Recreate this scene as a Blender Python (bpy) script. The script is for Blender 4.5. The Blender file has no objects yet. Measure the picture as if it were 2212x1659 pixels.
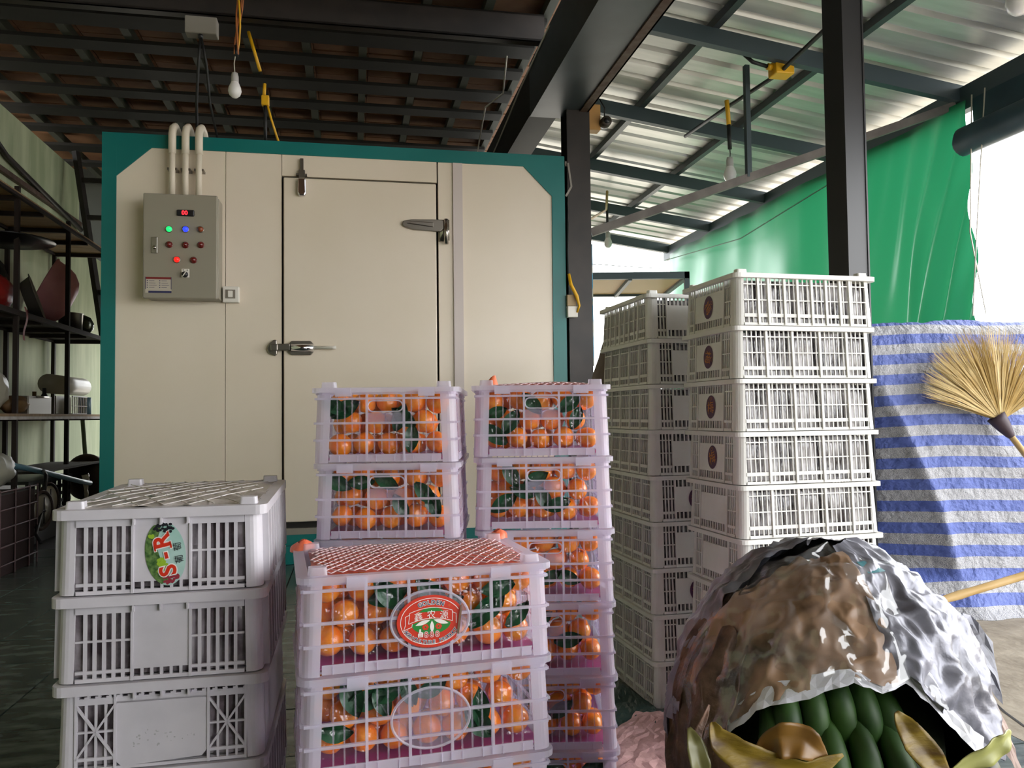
import bpy, math, random
from mathutils import Vector, Matrix, noise

# ------------------------------------------------------------------ camera, sky, exposure
sc = bpy.context.scene
C = sc.collection
PIT, ROL, EYE, FPX = .0383, .0118, .85, 1722.0
_fw = Vector((0, math.cos(PIT), math.sin(PIT)))
_u0 = Vector((0, -math.sin(PIT), math.cos(PIT)))
_r0 = Vector((1, 0, 0))
_cr = math.cos(ROL) * _r0 - math.sin(ROL) * _u0
_cu = math.sin(ROL) * _r0 + math.cos(ROL) * _u0
cam_d = bpy.data.cameras.new('camera')
cam_d.sensor_fit = 'HORIZONTAL'
cam_d.sensor_width = 36
cam_d.lens = FPX / 2212 * 36
cam_d.clip_start = .05
cam_d.clip_end = 300
cam = bpy.data.objects.new('camera', cam_d)
C.objects.link(cam)
_m = Matrix((_cr, _cu, -_fw)).transposed().to_4x4()
_m.translation = (0, 0, EYE)
cam.matrix_world = _m
sc.camera = cam

world = bpy.data.worlds.new('overcast_sky')
sc.world = world
world.use_nodes = True
_bg = world.node_tree.nodes['Background']
_bg.inputs[0].default_value = (.97, .985, 1, 1)
_bg.inputs[1].default_value = 5.0

sc.view_settings.view_transform = 'Standard'
sc.view_settings.look = 'None'
sc.view_settings.gamma = 1
sc.view_settings.use_curve_mapping = False
sc.view_settings.exposure = 0.68
sc.cycles.use_denoising = True
sc.cycles.max_bounces = 10
sc.cycles.transparent_max_bounces = 24
sc.cycles.sample_clamp_indirect = 6

RND = random.Random(11)
rnd = RND.uniform
PI = math.pi

# building frame: s along the cold room front, t going away from the camera, z up
P0 = Vector((-2.294, 4.44, 0))
AX = .197
BF = Matrix.Translation(P0) @ Matrix.Rotation(AX, 4, 'Z')


def W3(s, t, z):
    return BF @ Vector((s, t, z))


# ------------------------------------------------------------------ materials
MATS = {}


def mat(name, col, rough=.6, metal=0., col2=None, scale=8., stretch=(1, 1, 1), bump=0., bscale=None, spec=.5,
        emit=None, coat=0., contrast=(.35, .65), detail=5., coords='Object', trans=0.):
    if name in MATS:
        return MATS[name]
    m = bpy.data.materials.new(name)
    m.use_nodes = True
    nt = m.node_tree
    N, L = nt.nodes, nt.links
    p = N['Principled BSDF']
    p.inputs['Base Color'].default_value = (*col, 1)
    p.inputs['Roughness'].default_value = rough
    p.inputs['Metallic'].default_value = metal
    p.inputs['Specular IOR Level'].default_value = spec
    p.inputs['Coat Weight'].default_value = coat
    p.inputs['Coat Roughness'].default_value = .08
    p.inputs['Transmission Weight'].default_value = trans
    if emit:
        p.inputs['Emission Color'].default_value = (*emit[0], 1)
        p.inputs['Emission Strength'].default_value = emit[1]
    if col2 or bump:
        tc = N.new('ShaderNodeTexCoord')
        mp = N.new('ShaderNodeMapping')
        mp.inputs['Scale'].default_value = stretch
        L.new(tc.outputs[coords], mp.inputs[0])
        if col2:
            n = N.new('ShaderNodeTexNoise')
            n.inputs['Scale'].default_value = scale
            n.inputs['Detail'].default_value = detail
            L.new(mp.outputs[0], n.inputs['Vector'])
            r = N.new('ShaderNodeValToRGB')
            r.color_ramp.elements[0].position = contrast[0]
            r.color_ramp.elements[1].position = contrast[1]
            r.color_ramp.elements[0].color = (*col, 1)
            r.color_ramp.elements[1].color = (*col2, 1)
            L.new(n.outputs[0], r.inputs[0])
            L.new(r.outputs[0], p.inputs['Base Color'])
        if bump:
            n2 = N.new('ShaderNodeTexNoise')
            n2.inputs['Scale'].default_value = bscale or scale * 2
            n2.inputs['Detail'].default_value = 4
            L.new(mp.outputs[0], n2.inputs['Vector'])
            b = N.new('ShaderNodeBump')
            b.inputs['Strength'].default_value = bump
            b.inputs['Distance'].default_value = .01
            L.new(n2.outputs[0], b.inputs['Height'])
            L.new(b.outputs[0], p.inputs['Normal'])
            if coat:
                L.new(b.outputs[0], p.inputs['Coat Normal'])
    MATS[name] = m
    return m


def thin_mat(name, col, alpha, rough=.2, tcol=(1, 1, 1), translucent=.4, bump=0., bscale=30., gloss=.10):
    """thin milky or clear plastic: part see-through, part diffuse/translucent, glossy skin"""
    if name in MATS:
        return MATS[name]
    m = bpy.data.materials.new(name)
    m.use_nodes = True
    nt = m.node_tree
    N, L = nt.nodes, nt.links
    p = N['Principled BSDF']
    out = N['Material Output']
    p.inputs['Base Color'].default_value = (*col, 1)
    p.inputs['Roughness'].default_value = rough
    tr = N.new('ShaderNodeBsdfTranslucent')
    tr.inputs[0].default_value = (*col, 1)
    mx = N.new('ShaderNodeMixShader')
    mx.inputs[0].default_value = translucent
    L.new(p.outputs[0], mx.inputs[1])
    L.new(tr.outputs[0], mx.inputs[2])
    tp = N.new('ShaderNodeBsdfTransparent')
    tp.inputs[0].default_value = (*tcol, 1)
    m2 = N.new('ShaderNodeMixShader')
    m2.inputs[0].default_value = alpha
    L.new(tp.outputs[0], m2.inputs[1])
    L.new(mx.outputs[0], m2.inputs[2])
    L.new(m2.outputs[0], out.inputs[0])
    if bump:
        tc = N.new('ShaderNodeTexCoord')
        n2 = N.new('ShaderNodeTexNoise')
        n2.inputs['Scale'].default_value = bscale
        L.new(tc.outputs['Object'], n2.inputs['Vector'])
        b = N.new('ShaderNodeBump')
        b.inputs['Strength'].default_value = bump
        b.inputs['Distance'].default_value = .01
        L.new(n2.outputs[0], b.inputs['Height'])
        L.new(b.outputs[0], p.inputs['Normal'])
        g = N.new('ShaderNodeBsdfGlossy')
        g.inputs['Roughness'].default_value = .08
        L.new(b.outputs[0], g.inputs['Normal'])
        m3 = N.new('ShaderNodeMixShader')
        m3.inputs[0].default_value = gloss
        L.new(m2.outputs[0], m3.inputs[1])
        L.new(g.outputs[0], m3.inputs[2])
        L.new(m3.outputs[0], out.inputs[0])
    MATS[name] = m
    return m


def stripe_mat():
    m = bpy.data.materials.new('striped_tarp_weave')
    m.use_nodes = True
    nt = m.node_tree
    N, L = nt.nodes, nt.links
    p = N['Principled BSDF']
    p.inputs['Roughness'].default_value = .55
    uv = N.new('ShaderNodeUVMap')
    sx = N.new('ShaderNodeSeparateXYZ')
    L.new(uv.outputs[0], sx.inputs[0])
    a = N.new('ShaderNodeMath'); a.operation = 'MULTIPLY'; a.inputs[1].default_value = 1 / .093
    L.new(sx.outputs[1], a.inputs[0])
    f = N.new('ShaderNodeMath'); f.operation = 'FRACT'
    L.new(a.outputs[0], f.inputs[0])
    g = N.new('ShaderNodeMath'); g.operation = 'GREATER_THAN'; g.inputs[1].default_value = .5
    L.new(f.outputs[0], g.inputs[0])
    mp = N.new('ShaderNodeMapping'); mp.inputs['Scale'].default_value = (1, 2.2, 1)
    L.new(uv.outputs[0], mp.inputs[0])
    n = N.new('ShaderNodeTexNoise'); n.inputs['Scale'].default_value = 420; n.inputs['Detail'].default_value = 2
    L.new(mp.outputs[0], n.inputs['Vector'])
    r = N.new('ShaderNodeValToRGB')
    r.color_ramp.elements[0].position = .42; r.color_ramp.elements[1].position = .58
    r.color_ramp.elements[0].color = (.07, .08, .13, 1); r.color_ramp.elements[1].color = (.60, .59, .58, 1)
    L.new(n.outputs[0], r.inputs[0])
    n3 = N.new('ShaderNodeTexNoise'); n3.inputs['Scale'].default_value = 14
    L.new(uv.outputs[0], n3.inputs['Vector'])
    r3 = N.new('ShaderNodeValToRGB')
    r3.color_ramp.elements[0].color = (.05, .08, .32, 1); r3.color_ramp.elements[1].color = (.12, .17, .46, 1)
    L.new(n3.outputs[0], r3.inputs[0])
    mx = N.new('ShaderNodeMix'); mx.data_type = 'RGBA'
    L.new(g.outputs[0], mx.inputs['Factor'])
    L.new(r.outputs[0], mx.inputs[6]); L.new(r3.outputs[0], mx.inputs[7])
    L.new(mx.outputs[2], p.inputs['Base Color'])
    n2 = N.new('ShaderNodeTexNoise'); n2.inputs['Scale'].default_value = 38; n2.inputs['Detail'].default_value = 6
    L.new(uv.outputs[0], n2.inputs['Vector'])
    b = N.new('ShaderNodeBump'); b.inputs['Strength'].default_value = .9; b.inputs['Distance'].default_value = .016
    L.new(n2.outputs[0], b.inputs['Height']); L.new(b.outputs[0], p.inputs['Normal'])
    return m


def green_tarp_mat():
    m = bpy.data.materials.new('green_tarp_sheet')
    m.use_nodes = True
    nt = m.node_tree
    N, L = nt.nodes, nt.links
    p = N['Principled BSDF']
    p.inputs['Base Color'].default_value = (.008, .135, .058, 1)
    p.inputs['Roughness'].default_value = .38
    t = N.new('ShaderNodeBsdfTranslucent')
    t.inputs[0].default_value = (.02, .24, .10, 1)
    mx = N.new('ShaderNodeMixShader'); mx.inputs[0].default_value = .22
    L.new(p.outputs[0], mx.inputs[1]); L.new(t.outputs[0], mx.inputs[2])
    L.new(mx.outputs[0], N['Material Output'].inputs[0])
    return m


M_white = mat('white_crate_plastic', (.56, .535, .575), .38, col2=(.64, .61, .65), scale=14)
M_cream = mat('cream_crate_plastic', (.76, .745, .70), .4, col2=(.83, .82, .78), scale=12)
M_dusty = mat('dusty_crate_plastic', (.55, .50, .46), .6, col2=(.72, .69, .67), scale=16)
M_lav = thin_mat('milky_lavender_plastic', (.87, .86, .94), .47, .28, (.96, .92, .98), .35)
M_lavth = thin_mat('milky_lavender_web', (.84, .82, .92), .20, .3, (.95, .90, .97), .35)
M_disc = thin_mat('milky_disc_plastic', (.70, .68, .80), .24, .2, (.93, .88, .96), .3)
M_grape = mat('bagged_grapes_in_film', (.03, .02, .024), .22, col2=(.62, .59, .60), scale=44, stretch=(1.2, 1.2, .22),
              bump=.7, bscale=40, contrast=(.40, .64), coat=.5)
M_grape2 = mat('dark_grapes_in_clear_bag', (.10, .075, .085), .22, col2=(.55, .51, .54), scale=15, stretch=(1, 1, .8),
               bump=.9, bscale=18, contrast=(.40, .70), coat=.8)
M_mand = mat('wrapped_mandarin_skin', (1., .21, .003), .34, col2=(1., .36, .008), scale=30, bump=.28, bscale=55, coat=.9)
M_leaf = mat('mandarin_leaf_green', (.004, .035, .012), .4, col2=(.010, .075, .025), scale=40, bump=.15, coat=.15)
M_liner = mat('magenta_liner_paper', (.40, .10, .30), .5)
M_red = mat('orange_red_net_film', (.72, .12, .06), .4, col2=(.85, .22, .10), scale=25, bump=.3)
M_netw = mat('pale_pink_net_cord', (.86, .66, .68), .5)
M_teal = mat('teal_painted_metal', (.0, .145, .135), .38, col2=(.005, .165, .15), scale=3)
M_panel = mat('cream_insulated_panel', (.76, .66, .52), .34, col2=(.80, .70, .57), scale=1.5)
M_strip = mat('grey_cover_strip', (.62, .54, .50), .4)
M_gap = mat('black_rubber_gasket', (.012, .010, .008), .7)
M_sill = mat('brushed_threshold_plate', (.36, .33, .28), .4, .5)
M_chrome = mat('worn_chrome', (.45, .42, .38), .22, 1.)
M_dchrome = mat('dull_dark_chrome', (.28, .255, .22), .3, .9)
M_lchrome = mat('bright_chrome', (.72, .70, .74), .15, 1.)
M_box = mat('warm_grey_enamel', (.30, .27, .21), .42)
M_black = mat('black_plastic', (.012, .012, .014), .35)
M_pvc = mat('cream_pvc_pipe', (.72, .64, .52), .4)
M_ivory = mat('ivory_plastic', (.78, .74, .66), .4)
M_steel = mat('blue_grey_painted_steel', (.045, .055, .06), .42, .3, col2=(.06, .072, .08), scale=5)
M_dsteel = mat('dark_brown_steel', (.022, .019, .017), .45, .2, col2=(.035, .028, .024), scale=6)
M_raft = mat('slate_blue_rafter_paint', (.05, .075, .085), .5, .1)
M_rust = mat('rusty_brown_angle_iron', (.075, .035, .022), .7, .2, col2=(.12, .08, .06), scale=20)
M_galv = mat('galvanised_roof_sheet', (.56, .57, .54), .34, .45, col2=(.68, .68, .65), scale=2.5, stretch=(1, 6, 1), bump=.05)
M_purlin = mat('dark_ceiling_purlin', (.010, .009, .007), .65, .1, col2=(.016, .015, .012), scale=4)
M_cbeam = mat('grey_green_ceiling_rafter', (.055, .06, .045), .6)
M_rooft = mat('terracotta_roof_tile', (.19, .085, .042), .75, col2=(.31, .165, .08), scale=3)
M_wallg = mat('pale_green_limewash', (.36, .41, .25), .8, col2=(.56, .60, .40), scale=1.8, stretch=(3, 3, .6), bump=.08, bscale=20)
M_wallb = mat('dark_back_wall', (.045, .05, .04), .8)
M_wood = mat('plain_shelf_plywood', (.30, .19, .09), .65, col2=(.40, .26, .13), scale=5, stretch=(1, 8, 1))
M_shelf = mat('brown_shelf_steel', (.022, .012, .010), .75)
M_tile = mat('dark_green_marbled_tile', (.035, .055, .05), .25, col2=(.15, .18, .16), scale=3.2, stretch=(1, 2.2, 1),
             contrast=(.38, .72), detail=9, coords='Generated')
M_grout = mat('dark_floor_grout', (.02, .02, .018), .8)
M_conc = mat('rough_beige_concrete', (.21, .175, .13), .9, col2=(.33, .285, .22), scale=7, stretch=(1, 1, 1), bump=.5, bscale=30)
M_ground = mat('pale_yard_ground', (.36, .33, .28), .9, col2=(.44, .40, .34), scale=2)
M_pink = mat('pink_tissue_paper', (.52, .30, .28), .7, col2=(.62, .38, .37), scale=9, bump=.8, bscale=26)
M_dpap = mat('dark_green_wrapping_paper', (.012, .05, .045), .45, col2=(.03, .075, .07), scale=9, bump=.7, bscale=14)
M_foil = mat('silver_foil_film', (.08, .08, .095), .34, .2, col2=(.25, .25, .30), scale=9, bump=.3, bscale=26, contrast=(.32, .56), spec=.6)
M_brown = mat('tan_inner_paper', (.05, .028, .018), .40, col2=(.34, .21, .13), scale=7, bump=.25, bscale=14, contrast=(.36, .50))
M_wpap = mat('white_paper_hem', (.72, .72, .78), .5)
M_clear = thin_mat('clear_wrapping_film', (.9, .9, .92), .07, .05, (.97, .97, .97), .1, bump=.9, bscale=16)
M_film = thin_mat('crinkled_fruit_film', (.9, .9, .92), .02, .05, (1, 1, 1), .1, bump=.6, bscale=60, gloss=.06)
M_dryl = mat('dried_brown_banana_leaf', (.05, .025, .015), .6, col2=(.20, .11, .07), scale=24, bump=.6)
M_yel = mat('yellowing_banana_leaf', (.25, .165, .014), .5, col2=(.10, .05, .012), scale=18, bump=.2, stretch=(1, 1, 3), contrast=(.42, .68))
M_ban = mat('green_banana_skin', (.012, .045, .006), .55, col2=(.035, .095, .012), scale=16)
M_bask = mat('olive_basket_cane', (.05, .045, .02), .6, col2=(.11, .10, .045), scale=30)
M_straw = mat('straw_bristle', (.58, .42, .17), .6, col2=(.68, .53, .26), scale=20)
M_cane = mat('pale_bamboo_cane', (.55, .36, .14), .42, col2=(.66, .46, .22), scale=9)
M_bind = mat('purple_brown_binding', (.045, .025, .035), .55)
M_yell = mat('yellow_plastic', (.78, .42, .01), .4)
M_bulb = mat('frosted_white_bulb', (.82, .80, .78), .25)
M_bulbc = mat('grey_bulb_collar', (.5, .49, .47), .35)
M_cable = mat('black_cable_sheath', (.01, .01, .01), .5)
M_orange = mat('orange_twisted_wire', (.42, .13, .03), .5)
M_glg = mat('green_lamp_lens', (.02, .5, .12), .2, emit=((.01, .9, .16), .9))
M_glb = mat('blue_lamp_lens', (.02, .03, .6), .2, emit=((.02, .04, 1), 1.3))
M_glr = mat('lit_red_lamp_lens', (.7, .01, .01), .2, emit=((1, .012, .008), 1.0))
M_off = mat('unlit_red_lamp_lens', (.14, .008, .006), .2, coat=.4)
M_offo = mat('unlit_orange_lamp_lens', (.28, .06, .02), .25, coat=.4)
M_led = mat('red_display_digits', (.6, .0, .01), .4, emit=((1, .02, .03), 2.0))
M_pinkb = mat('dusty_pink_enamel', (.72, .30, .36), .5, col2=(.78, .36, .42), scale=9)
M_redbag = mat('red_carrier_bag', (.25, .012, .012), .4)
M_pale = mat('pale_translucent_plastic', (.50, .47, .38), .35)
M_alu = mat('dented_aluminium', (.42, .40, .36), .3, .9)
M_bluep = mat('light_blue_pipe', (.14, .30, .38), .4)
M_maroon = mat('maroon_wire_rack', (.05, .012, .012), .5)
M_purple = mat('purple_sticker_print', (.09, .022, .075), .45)
M_gold = mat('orange_gold_print', (.58, .20, .025), .45)
M_sred = mat('red_sticker_print', (.62, .035, .012), .35)
M_swh = mat('white_sticker_print', (.85, .80, .76), .4)
M_sgr = mat('green_sticker_print', (.015, .22, .03), .4)
M_snavy = mat('navy_sticker_print', (.03, .03, .10), .4)
M_smint = mat('mint_sticker_print', (.27, .50, .43), .4, col2=(.42, .60, .55), scale=18)
M_sdg = mat('dark_leaf_print', (.03, .09, .02), .4, col2=(.16, .26, .08), scale=160)
M_slg = mat('light_grape_print', (.30, .48, .03), .4)
M_sblk = mat('black_grape_print', (.012, .012, .018), .4)
M_srg = mat('red_grape_print', (.30, .03, .05), .4)
M_lab = mat('white_label_paper', (.50, .44, .36), .5)
M_navy = mat('blue_rolled_tarp', (.010, .035, .05), .5, col2=(.02, .06, .075), scale=5)
M_stripe = stripe_mat()
M_green = green_tarp_mat()


# ------------------------------------------------------------------ mesh helpers
class MB:
    def __init__(s):
        s.v, s.f, s.mi, s.cur, s.xf, s.uv = [], [], [], 0, None, None

    def add(s, vs, fs):
        o = len(s.v)
        if s.xf:
            vs = [s.xf(*p) for p in vs]
        s.v += [tuple(p) for p in vs]
        for f in fs:
            s.f.append(tuple(i + o for i in f))
            s.mi.append(s.cur)
        return s

    def box(s, x0, x1, y0, y1, z0, z1):
        return s.add([(x0, y0, z0), (x1, y0, z0), (x1, y1, z0), (x0, y1, z0), (x0, y0, z1), (x1, y0, z1), (x1, y1, z1), (x0, y1, z1)],
                     [(0, 3, 2, 1), (4, 5, 6, 7), (0, 1, 5, 4), (1, 2, 6, 5), (2, 3, 7, 6), (3, 0, 4, 7)])

    def bar(s, p, q, w, h, up=(0, 0, 1)):
        p, q = Vector(p), Vector(q)
        d = (q - p).normalized()
        sd = d.cross(Vector(up))
        if sd.length < 1e-5:
            sd = d.cross(Vector((1, 0, 0)))
        sd.normalize()
        u = sd.cross(d)
        a, b = sd * w / 2, u * h / 2
        vs = [e + i * a + j * b for e in (p, q) for i, j in ((-1, -1), (1, -1), (1, 1), (-1, 1))]
        return s.add(vs, [(0, 1, 2, 3), (7, 6, 5, 4), (0, 4, 5, 1), (1, 5, 6, 2), (2, 6, 7, 3), (3, 7, 4, 0)])

    def tube(s, pts, r, n=8, closed=False):
        pts = [Vector(p) for p in pts]
        rs = r if isinstance(r, (list, tuple)) else [r] * len(pts)
        k = len(pts)
        vs, nrm = [], None
        for i, p in enumerate(pts):
            if closed:
                t = pts[(i + 1) % k] - pts[i - 1]
            else:
                t = pts[min(i + 1, k - 1)] - pts[max(i - 1, 0)]
            t.normalize()
            if nrm is None:
                nrm = t.cross(Vector((0, 0, 1)))
                if nrm.length < 1e-4:
                    nrm = t.cross(Vector((1, 0, 0)))
            nrm = (nrm - t * nrm.dot(t)).normalized()
            b = t.cross(nrm)
            for j in range(n):
                a = 2 * PI * j / n
                vs.append(p + (nrm * math.cos(a) + b * math.sin(a)) * rs[i])
        fs = []
        for i in range(k if closed else k - 1):
            i2 = (i + 1) % k
            for j in range(n):
                fs.append((i * n + j, i * n + (j + 1) % n, i2 * n + (j + 1) % n, i2 * n + j))
        if not closed:
            fs += [tuple(range(n - 1, -1, -1)), tuple(range((k - 1) * n, k * n))]
        return s.add(vs, fs)

    def lathe(s, prof, n=24, M=None):
        M = M or Matrix.Identity(4)
        vs = [M @ Vector((r * math.cos(2 * PI * j / n), r * math.sin(2 * PI * j / n), z)) for r, z in prof for j in range(n)]
        fs = [(i * n + j, i * n + (j + 1) % n, (i + 1) * n + (j + 1) % n, (i + 1) * n + j) for i in range(len(prof) - 1) for j in range(n)]
        return s.add(vs, fs)

    def grid(s, fn, nu, nv, flip=False):
        vs = [fn(i / nu, j / nv) for j in range(nv + 1) for i in range(nu + 1)]
        w = nu + 1
        fs = [(j * w + i, j * w + i + 1, (j + 1) * w + i + 1, (j + 1) * w + i) for j in range(nv) for i in range(nu)]
        if flip:
            fs = [f[::-1] for f in fs]
        return s.add(vs, fs)

    def prism(s, poly, a0, a1, fn):
        """extrude polygon (list of 2-D points) between a0 and a1; fn(x, a, y) -> point"""
        n = len(poly)
        vs = [fn(x, a0, y) for x, y in poly] + [fn(x, a1, y) for x, y in poly]
        fs = [tuple(range(n)), tuple(range(2 * n - 1, n - 1, -1))]
        fs += [(i, i + n, (i + 1) % n + n, (i + 1) % n) for i in range(n)]
        return s.add(vs, fs)

    def loft(s, loops, closed=True, cap=True):
        n = len(loops[0])
        vs = [p for l in loops for p in l]
        fs = []
        for i in range(len(loops) - 1):
            for j in range(n if closed else n - 1):
                fs.append((i * n + j, i * n + (j + 1) % n, (i + 1) * n + (j + 1) % n, (i + 1) * n + j))
        if cap:
            fs += [tuple(range(n - 1, -1, -1)), tuple(range((len(loops) - 1) * n, len(loops) * n))]
        return s.add(vs, fs)

    def mesh(s, name, mats, smooth=False):
        me = bpy.data.meshes.new(name)
        me.from_pydata(s.v, [], s.f)
        for m in (mats if isinstance(mats, (list, tuple)) else [mats]):
            me.materials.append(m)
        if isinstance(mats, (list, tuple)):
            me.polygons.foreach_set('material_index', s.mi)
        if smooth:
            me.polygons.foreach_set('use_smooth', [True] * len(me.polygons))
        me.validate()
        me.update()
        return me

    def build(s, name, mats, parent=None, smooth=False, M=None):
        return put(name, s.mesh(name, mats, smooth), parent, M)


def put(name, me, parent=None, M=None):
    o = bpy.data.objects.new(name, me)
    C.objects.link(o)
    if parent:
        o.parent = parent
    if M is not None:
        o.matrix_basis = M
    return o


def tag(o, label=None, cat=None, group=None, kind=None):
    if label: o['label'] = label
    if cat: o['category'] = cat
    if group: o['group'] = group
    if kind: o['kind'] = kind
    return o


def empty(name, M=None, label=None, cat=None, group=None, kind=None):
    o = bpy.data.objects.new(name, None)
    o.empty_display_size = .1
    C.objects.link(o)
    if M is not None:
        o.matrix_basis = M
    return tag(o, label, cat, group, kind)


def bevel(o, w=.004, seg=2):
    b = o.modifiers.new('bevel', 'BEVEL')
    b.width = w
    b.segments = seg
    b.limit_method = 'ANGLE'
    return o


def at(s, t, z=0, rz=0):
    return BF @ Matrix.Translation((s, t, z)) @ Matrix.Rotation(rz, 4, 'Z')


def rrect(w, d, r, n=4):
    p = []
    for cx, cy, a0 in ((w / 2 - r, d / 2 - r, 0), (-w / 2 + r, d / 2 - r, PI / 2), (-w / 2 + r, -d / 2 + r, PI), (w / 2 - r, -d / 2 + r, 1.5 * PI)):
        for i in range(n + 1):
            a = a0 + PI / 2 * i / n
            p.append((cx + r * math.cos(a), cy + r * math.sin(a)))
    return p


def ring(mb, w, d, r, th, z0, z1, lip=0):
    o, i = rrect(w, d, r), rrect(w - 2 * th, d - 2 * th, max(r - th, .002))
    n = len(o)
    L = [[(x, y, z0) for x, y in o], [(x, y, z1) for x, y in o], [(x, y, z1) for x, y in i], [(x, y, z0) for x, y in i]]
    vs = [p for l in L for p in l]
    fs = [(a * n + j, a * n + (j + 1) % n, ((a + 1) % 4) * n + (j + 1) % n, ((a + 1) % 4) * n + j) for a in range(4) for j in range(n)]
    mb.add(vs, fs)


def nz(x, y, z, k=1.):
    return noise.noise(Vector((x * k, y * k, z * k)))


GLY = {}


def glyph(txt, bold=0.):
    """flat outlines of a line of text, centred, cap height about .7"""
    key = (txt, bold)
    if key in GLY:
        return GLY[key]
    cu = bpy.data.curves.new('lettering', 'FONT')
    cu.body = txt
    cu.size = 1
    cu.offset = bold
    cu.resolution_u = 4
    cu.align_x = 'CENTER'
    ob = bpy.data.objects.new('lettering', cu)
    C.objects.link(ob)
    dg = bpy.context.evaluated_depsgraph_get()
    me = bpy.data.meshes.new_from_object(ob.evaluated_get(dg))
    vs = [(v.co.x, v.co.y) for v in me.vertices]
    fs = [tuple(p.vertices) for p in me.polygons]
    bpy.data.objects.remove(ob)
    bpy.data.curves.remove(cu)
    bpy.data.meshes.remove(me)
    if vs:
        y0, y1 = min(v[1] for v in vs), max(v[1] for v in vs)
        vs = [(x, y - (y0 + y1) / 2) for x, y in vs]
    GLY[key] = (vs, fs)
    return GLY[key]


def text(mb, txt, x, z, size, out, rot=0., bold=0., sx=1.):
    """lettering on a face whose plane is x-z and whose outside is -y"""
    vs, fs = glyph(txt, bold)
    c, s_ = math.cos(rot), math.sin(rot)
    P = []
    for gx, gy in vs:
        gx, gy = gx * size * sx, gy * size
        P.append((x + c * gx - s_ * gy, -out, z + s_ * gx + c * gy))
    mb.add(P, fs)


def flat(mb, pts, out):
    mb.add([(x, -out, z) for x, z in pts], [tuple(range(len(pts)))])


def ell(cx, cz, rx, rz, n=32, rot=0., a0=0., a1=2 * PI):
    c, s_ = math.cos(rot), math.sin(rot)
    P = []
    for i in range(n):
        a = a0 + (a1 - a0) * i / n
        x, z = rx * math.cos(a), rz * math.sin(a)
        P.append((cx + c * x - s_ * z, cz + s_ * x + c * z))
    return P


def outline(mb, pts, w, out, closed=True):
    n = len(pts)
    for i in range(n if closed else n - 1):
        (x0, z0), (x1, z1) = pts[i], pts[(i + 1) % n]
        dx, dz = x1 - x0, z1 - z0
        l = math.hypot(dx, dz) or 1
        nx, nzz = -dz / l * w / 2, dx / l * w / 2
        flat(mb, [(x0 + nx, z0 + nzz), (x1 + nx, z1 + nzz), (x1 - nx, z1 - nzz), (x0 - nx, z0 - nzz)], out)


# ------------------------------------------------------------------ ground and floor
o = MB().box(-40, 40, -40, 60, -.30, -.05).build('ground', M_ground)
tag(o, kind='structure')
floor = empty('floor', BF.copy(), kind='structure')
MB().box(-3.2, 3.06, -8, 6, -.05, -.006).build('floor_bed', M_grout, floor)
tm = MB()
TS = .335
tm.box(.003, TS - .003, .003, TS - .003, -.012, 0)
tme = tm.mesh('floor_tile', M_tile)
for i in range(-9, 9):
    for j in range(-11, 3):
        s0, t0 = 3.06 - (i + 10) * TS, -.02 + j * TS
        if s0 < -3.2 or t0 < -3.7:
            continue
        p = W3(s0 + TS / 2, t0 + TS / 2, 0)
        a = p.x / max(p.y, .1)
        if p.y < 1.6 or abs(a) > .80 or (p.y > 4.6 and a > -.35):
            continue
        put('floor_tile', tme, floor, Matrix.Translation((s0, t0, rnd(-.0008, .0008))))
o = MB().box(3.06, 9, -8, 6, -.05, .0).build('pavement', M_conc, None, M=BF.copy())
tag(o, kind='structure')
cr = MB()
pts = [(1.40, 2.53), (1.41, 2.44), (1.392, 2.372), (1.37, 2.27), (1.36, 2.17), (1.37, 2.0)]
for (x0, y0), (x1, y1) in zip(pts, pts[1:]):
    w = .004
    cr.add([(x0 - w, y0, .0012), (x0 + w, y0, .0012), (x1 + w, y1, .0012), (x1 - w, y1, .0012)], [(0, 1, 2, 3)])
tag(cr.build('pavement_crack', M_gap), kind='structure')

# ------------------------------------------------------------------ walls
o = MB().box(-1.36, -1.2, -8, 3.47, 0, 3.22).box(-1.36, -1.2, 3.47, 4.6, 0, 2.5).build('wall_left', M_wallg, None, M=BF.copy())
tag(o, kind='structure')
o = MB().box(-3.2, -1.0, 4.6, 4.75, 0, 4.0).box(-.1, 2.8, 4.6, 4.75, 0, 4.0).box(-1.0, -.1, 4.6, 4.75, 1.9, 4.0).build('wall_back', M_wallb, None, M=BF.copy())
tag(o, kind='structure')
o = MB().box(-3.3, -3.2, 3.4, 4.75, 0, 4.0).build('wall_side', M_wallb, None, M=BF.copy())
tag(o, kind='structure')
o = MB().box(-1.36, 3.3, -7.6, -7.45, 0, 3.5).build('light_block_wall', M_wallb, None, M=BF.copy())  # unseen wall, added and widened to block light from behind the camera
tag(o, kind='structure')
mb = MB().box(-1.2, -1.165, -2, 3.45, 2.70, 2.74)
tag(mb.build('trim_1', M_rust, None, M=BF.copy()), kind='structure')

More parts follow.
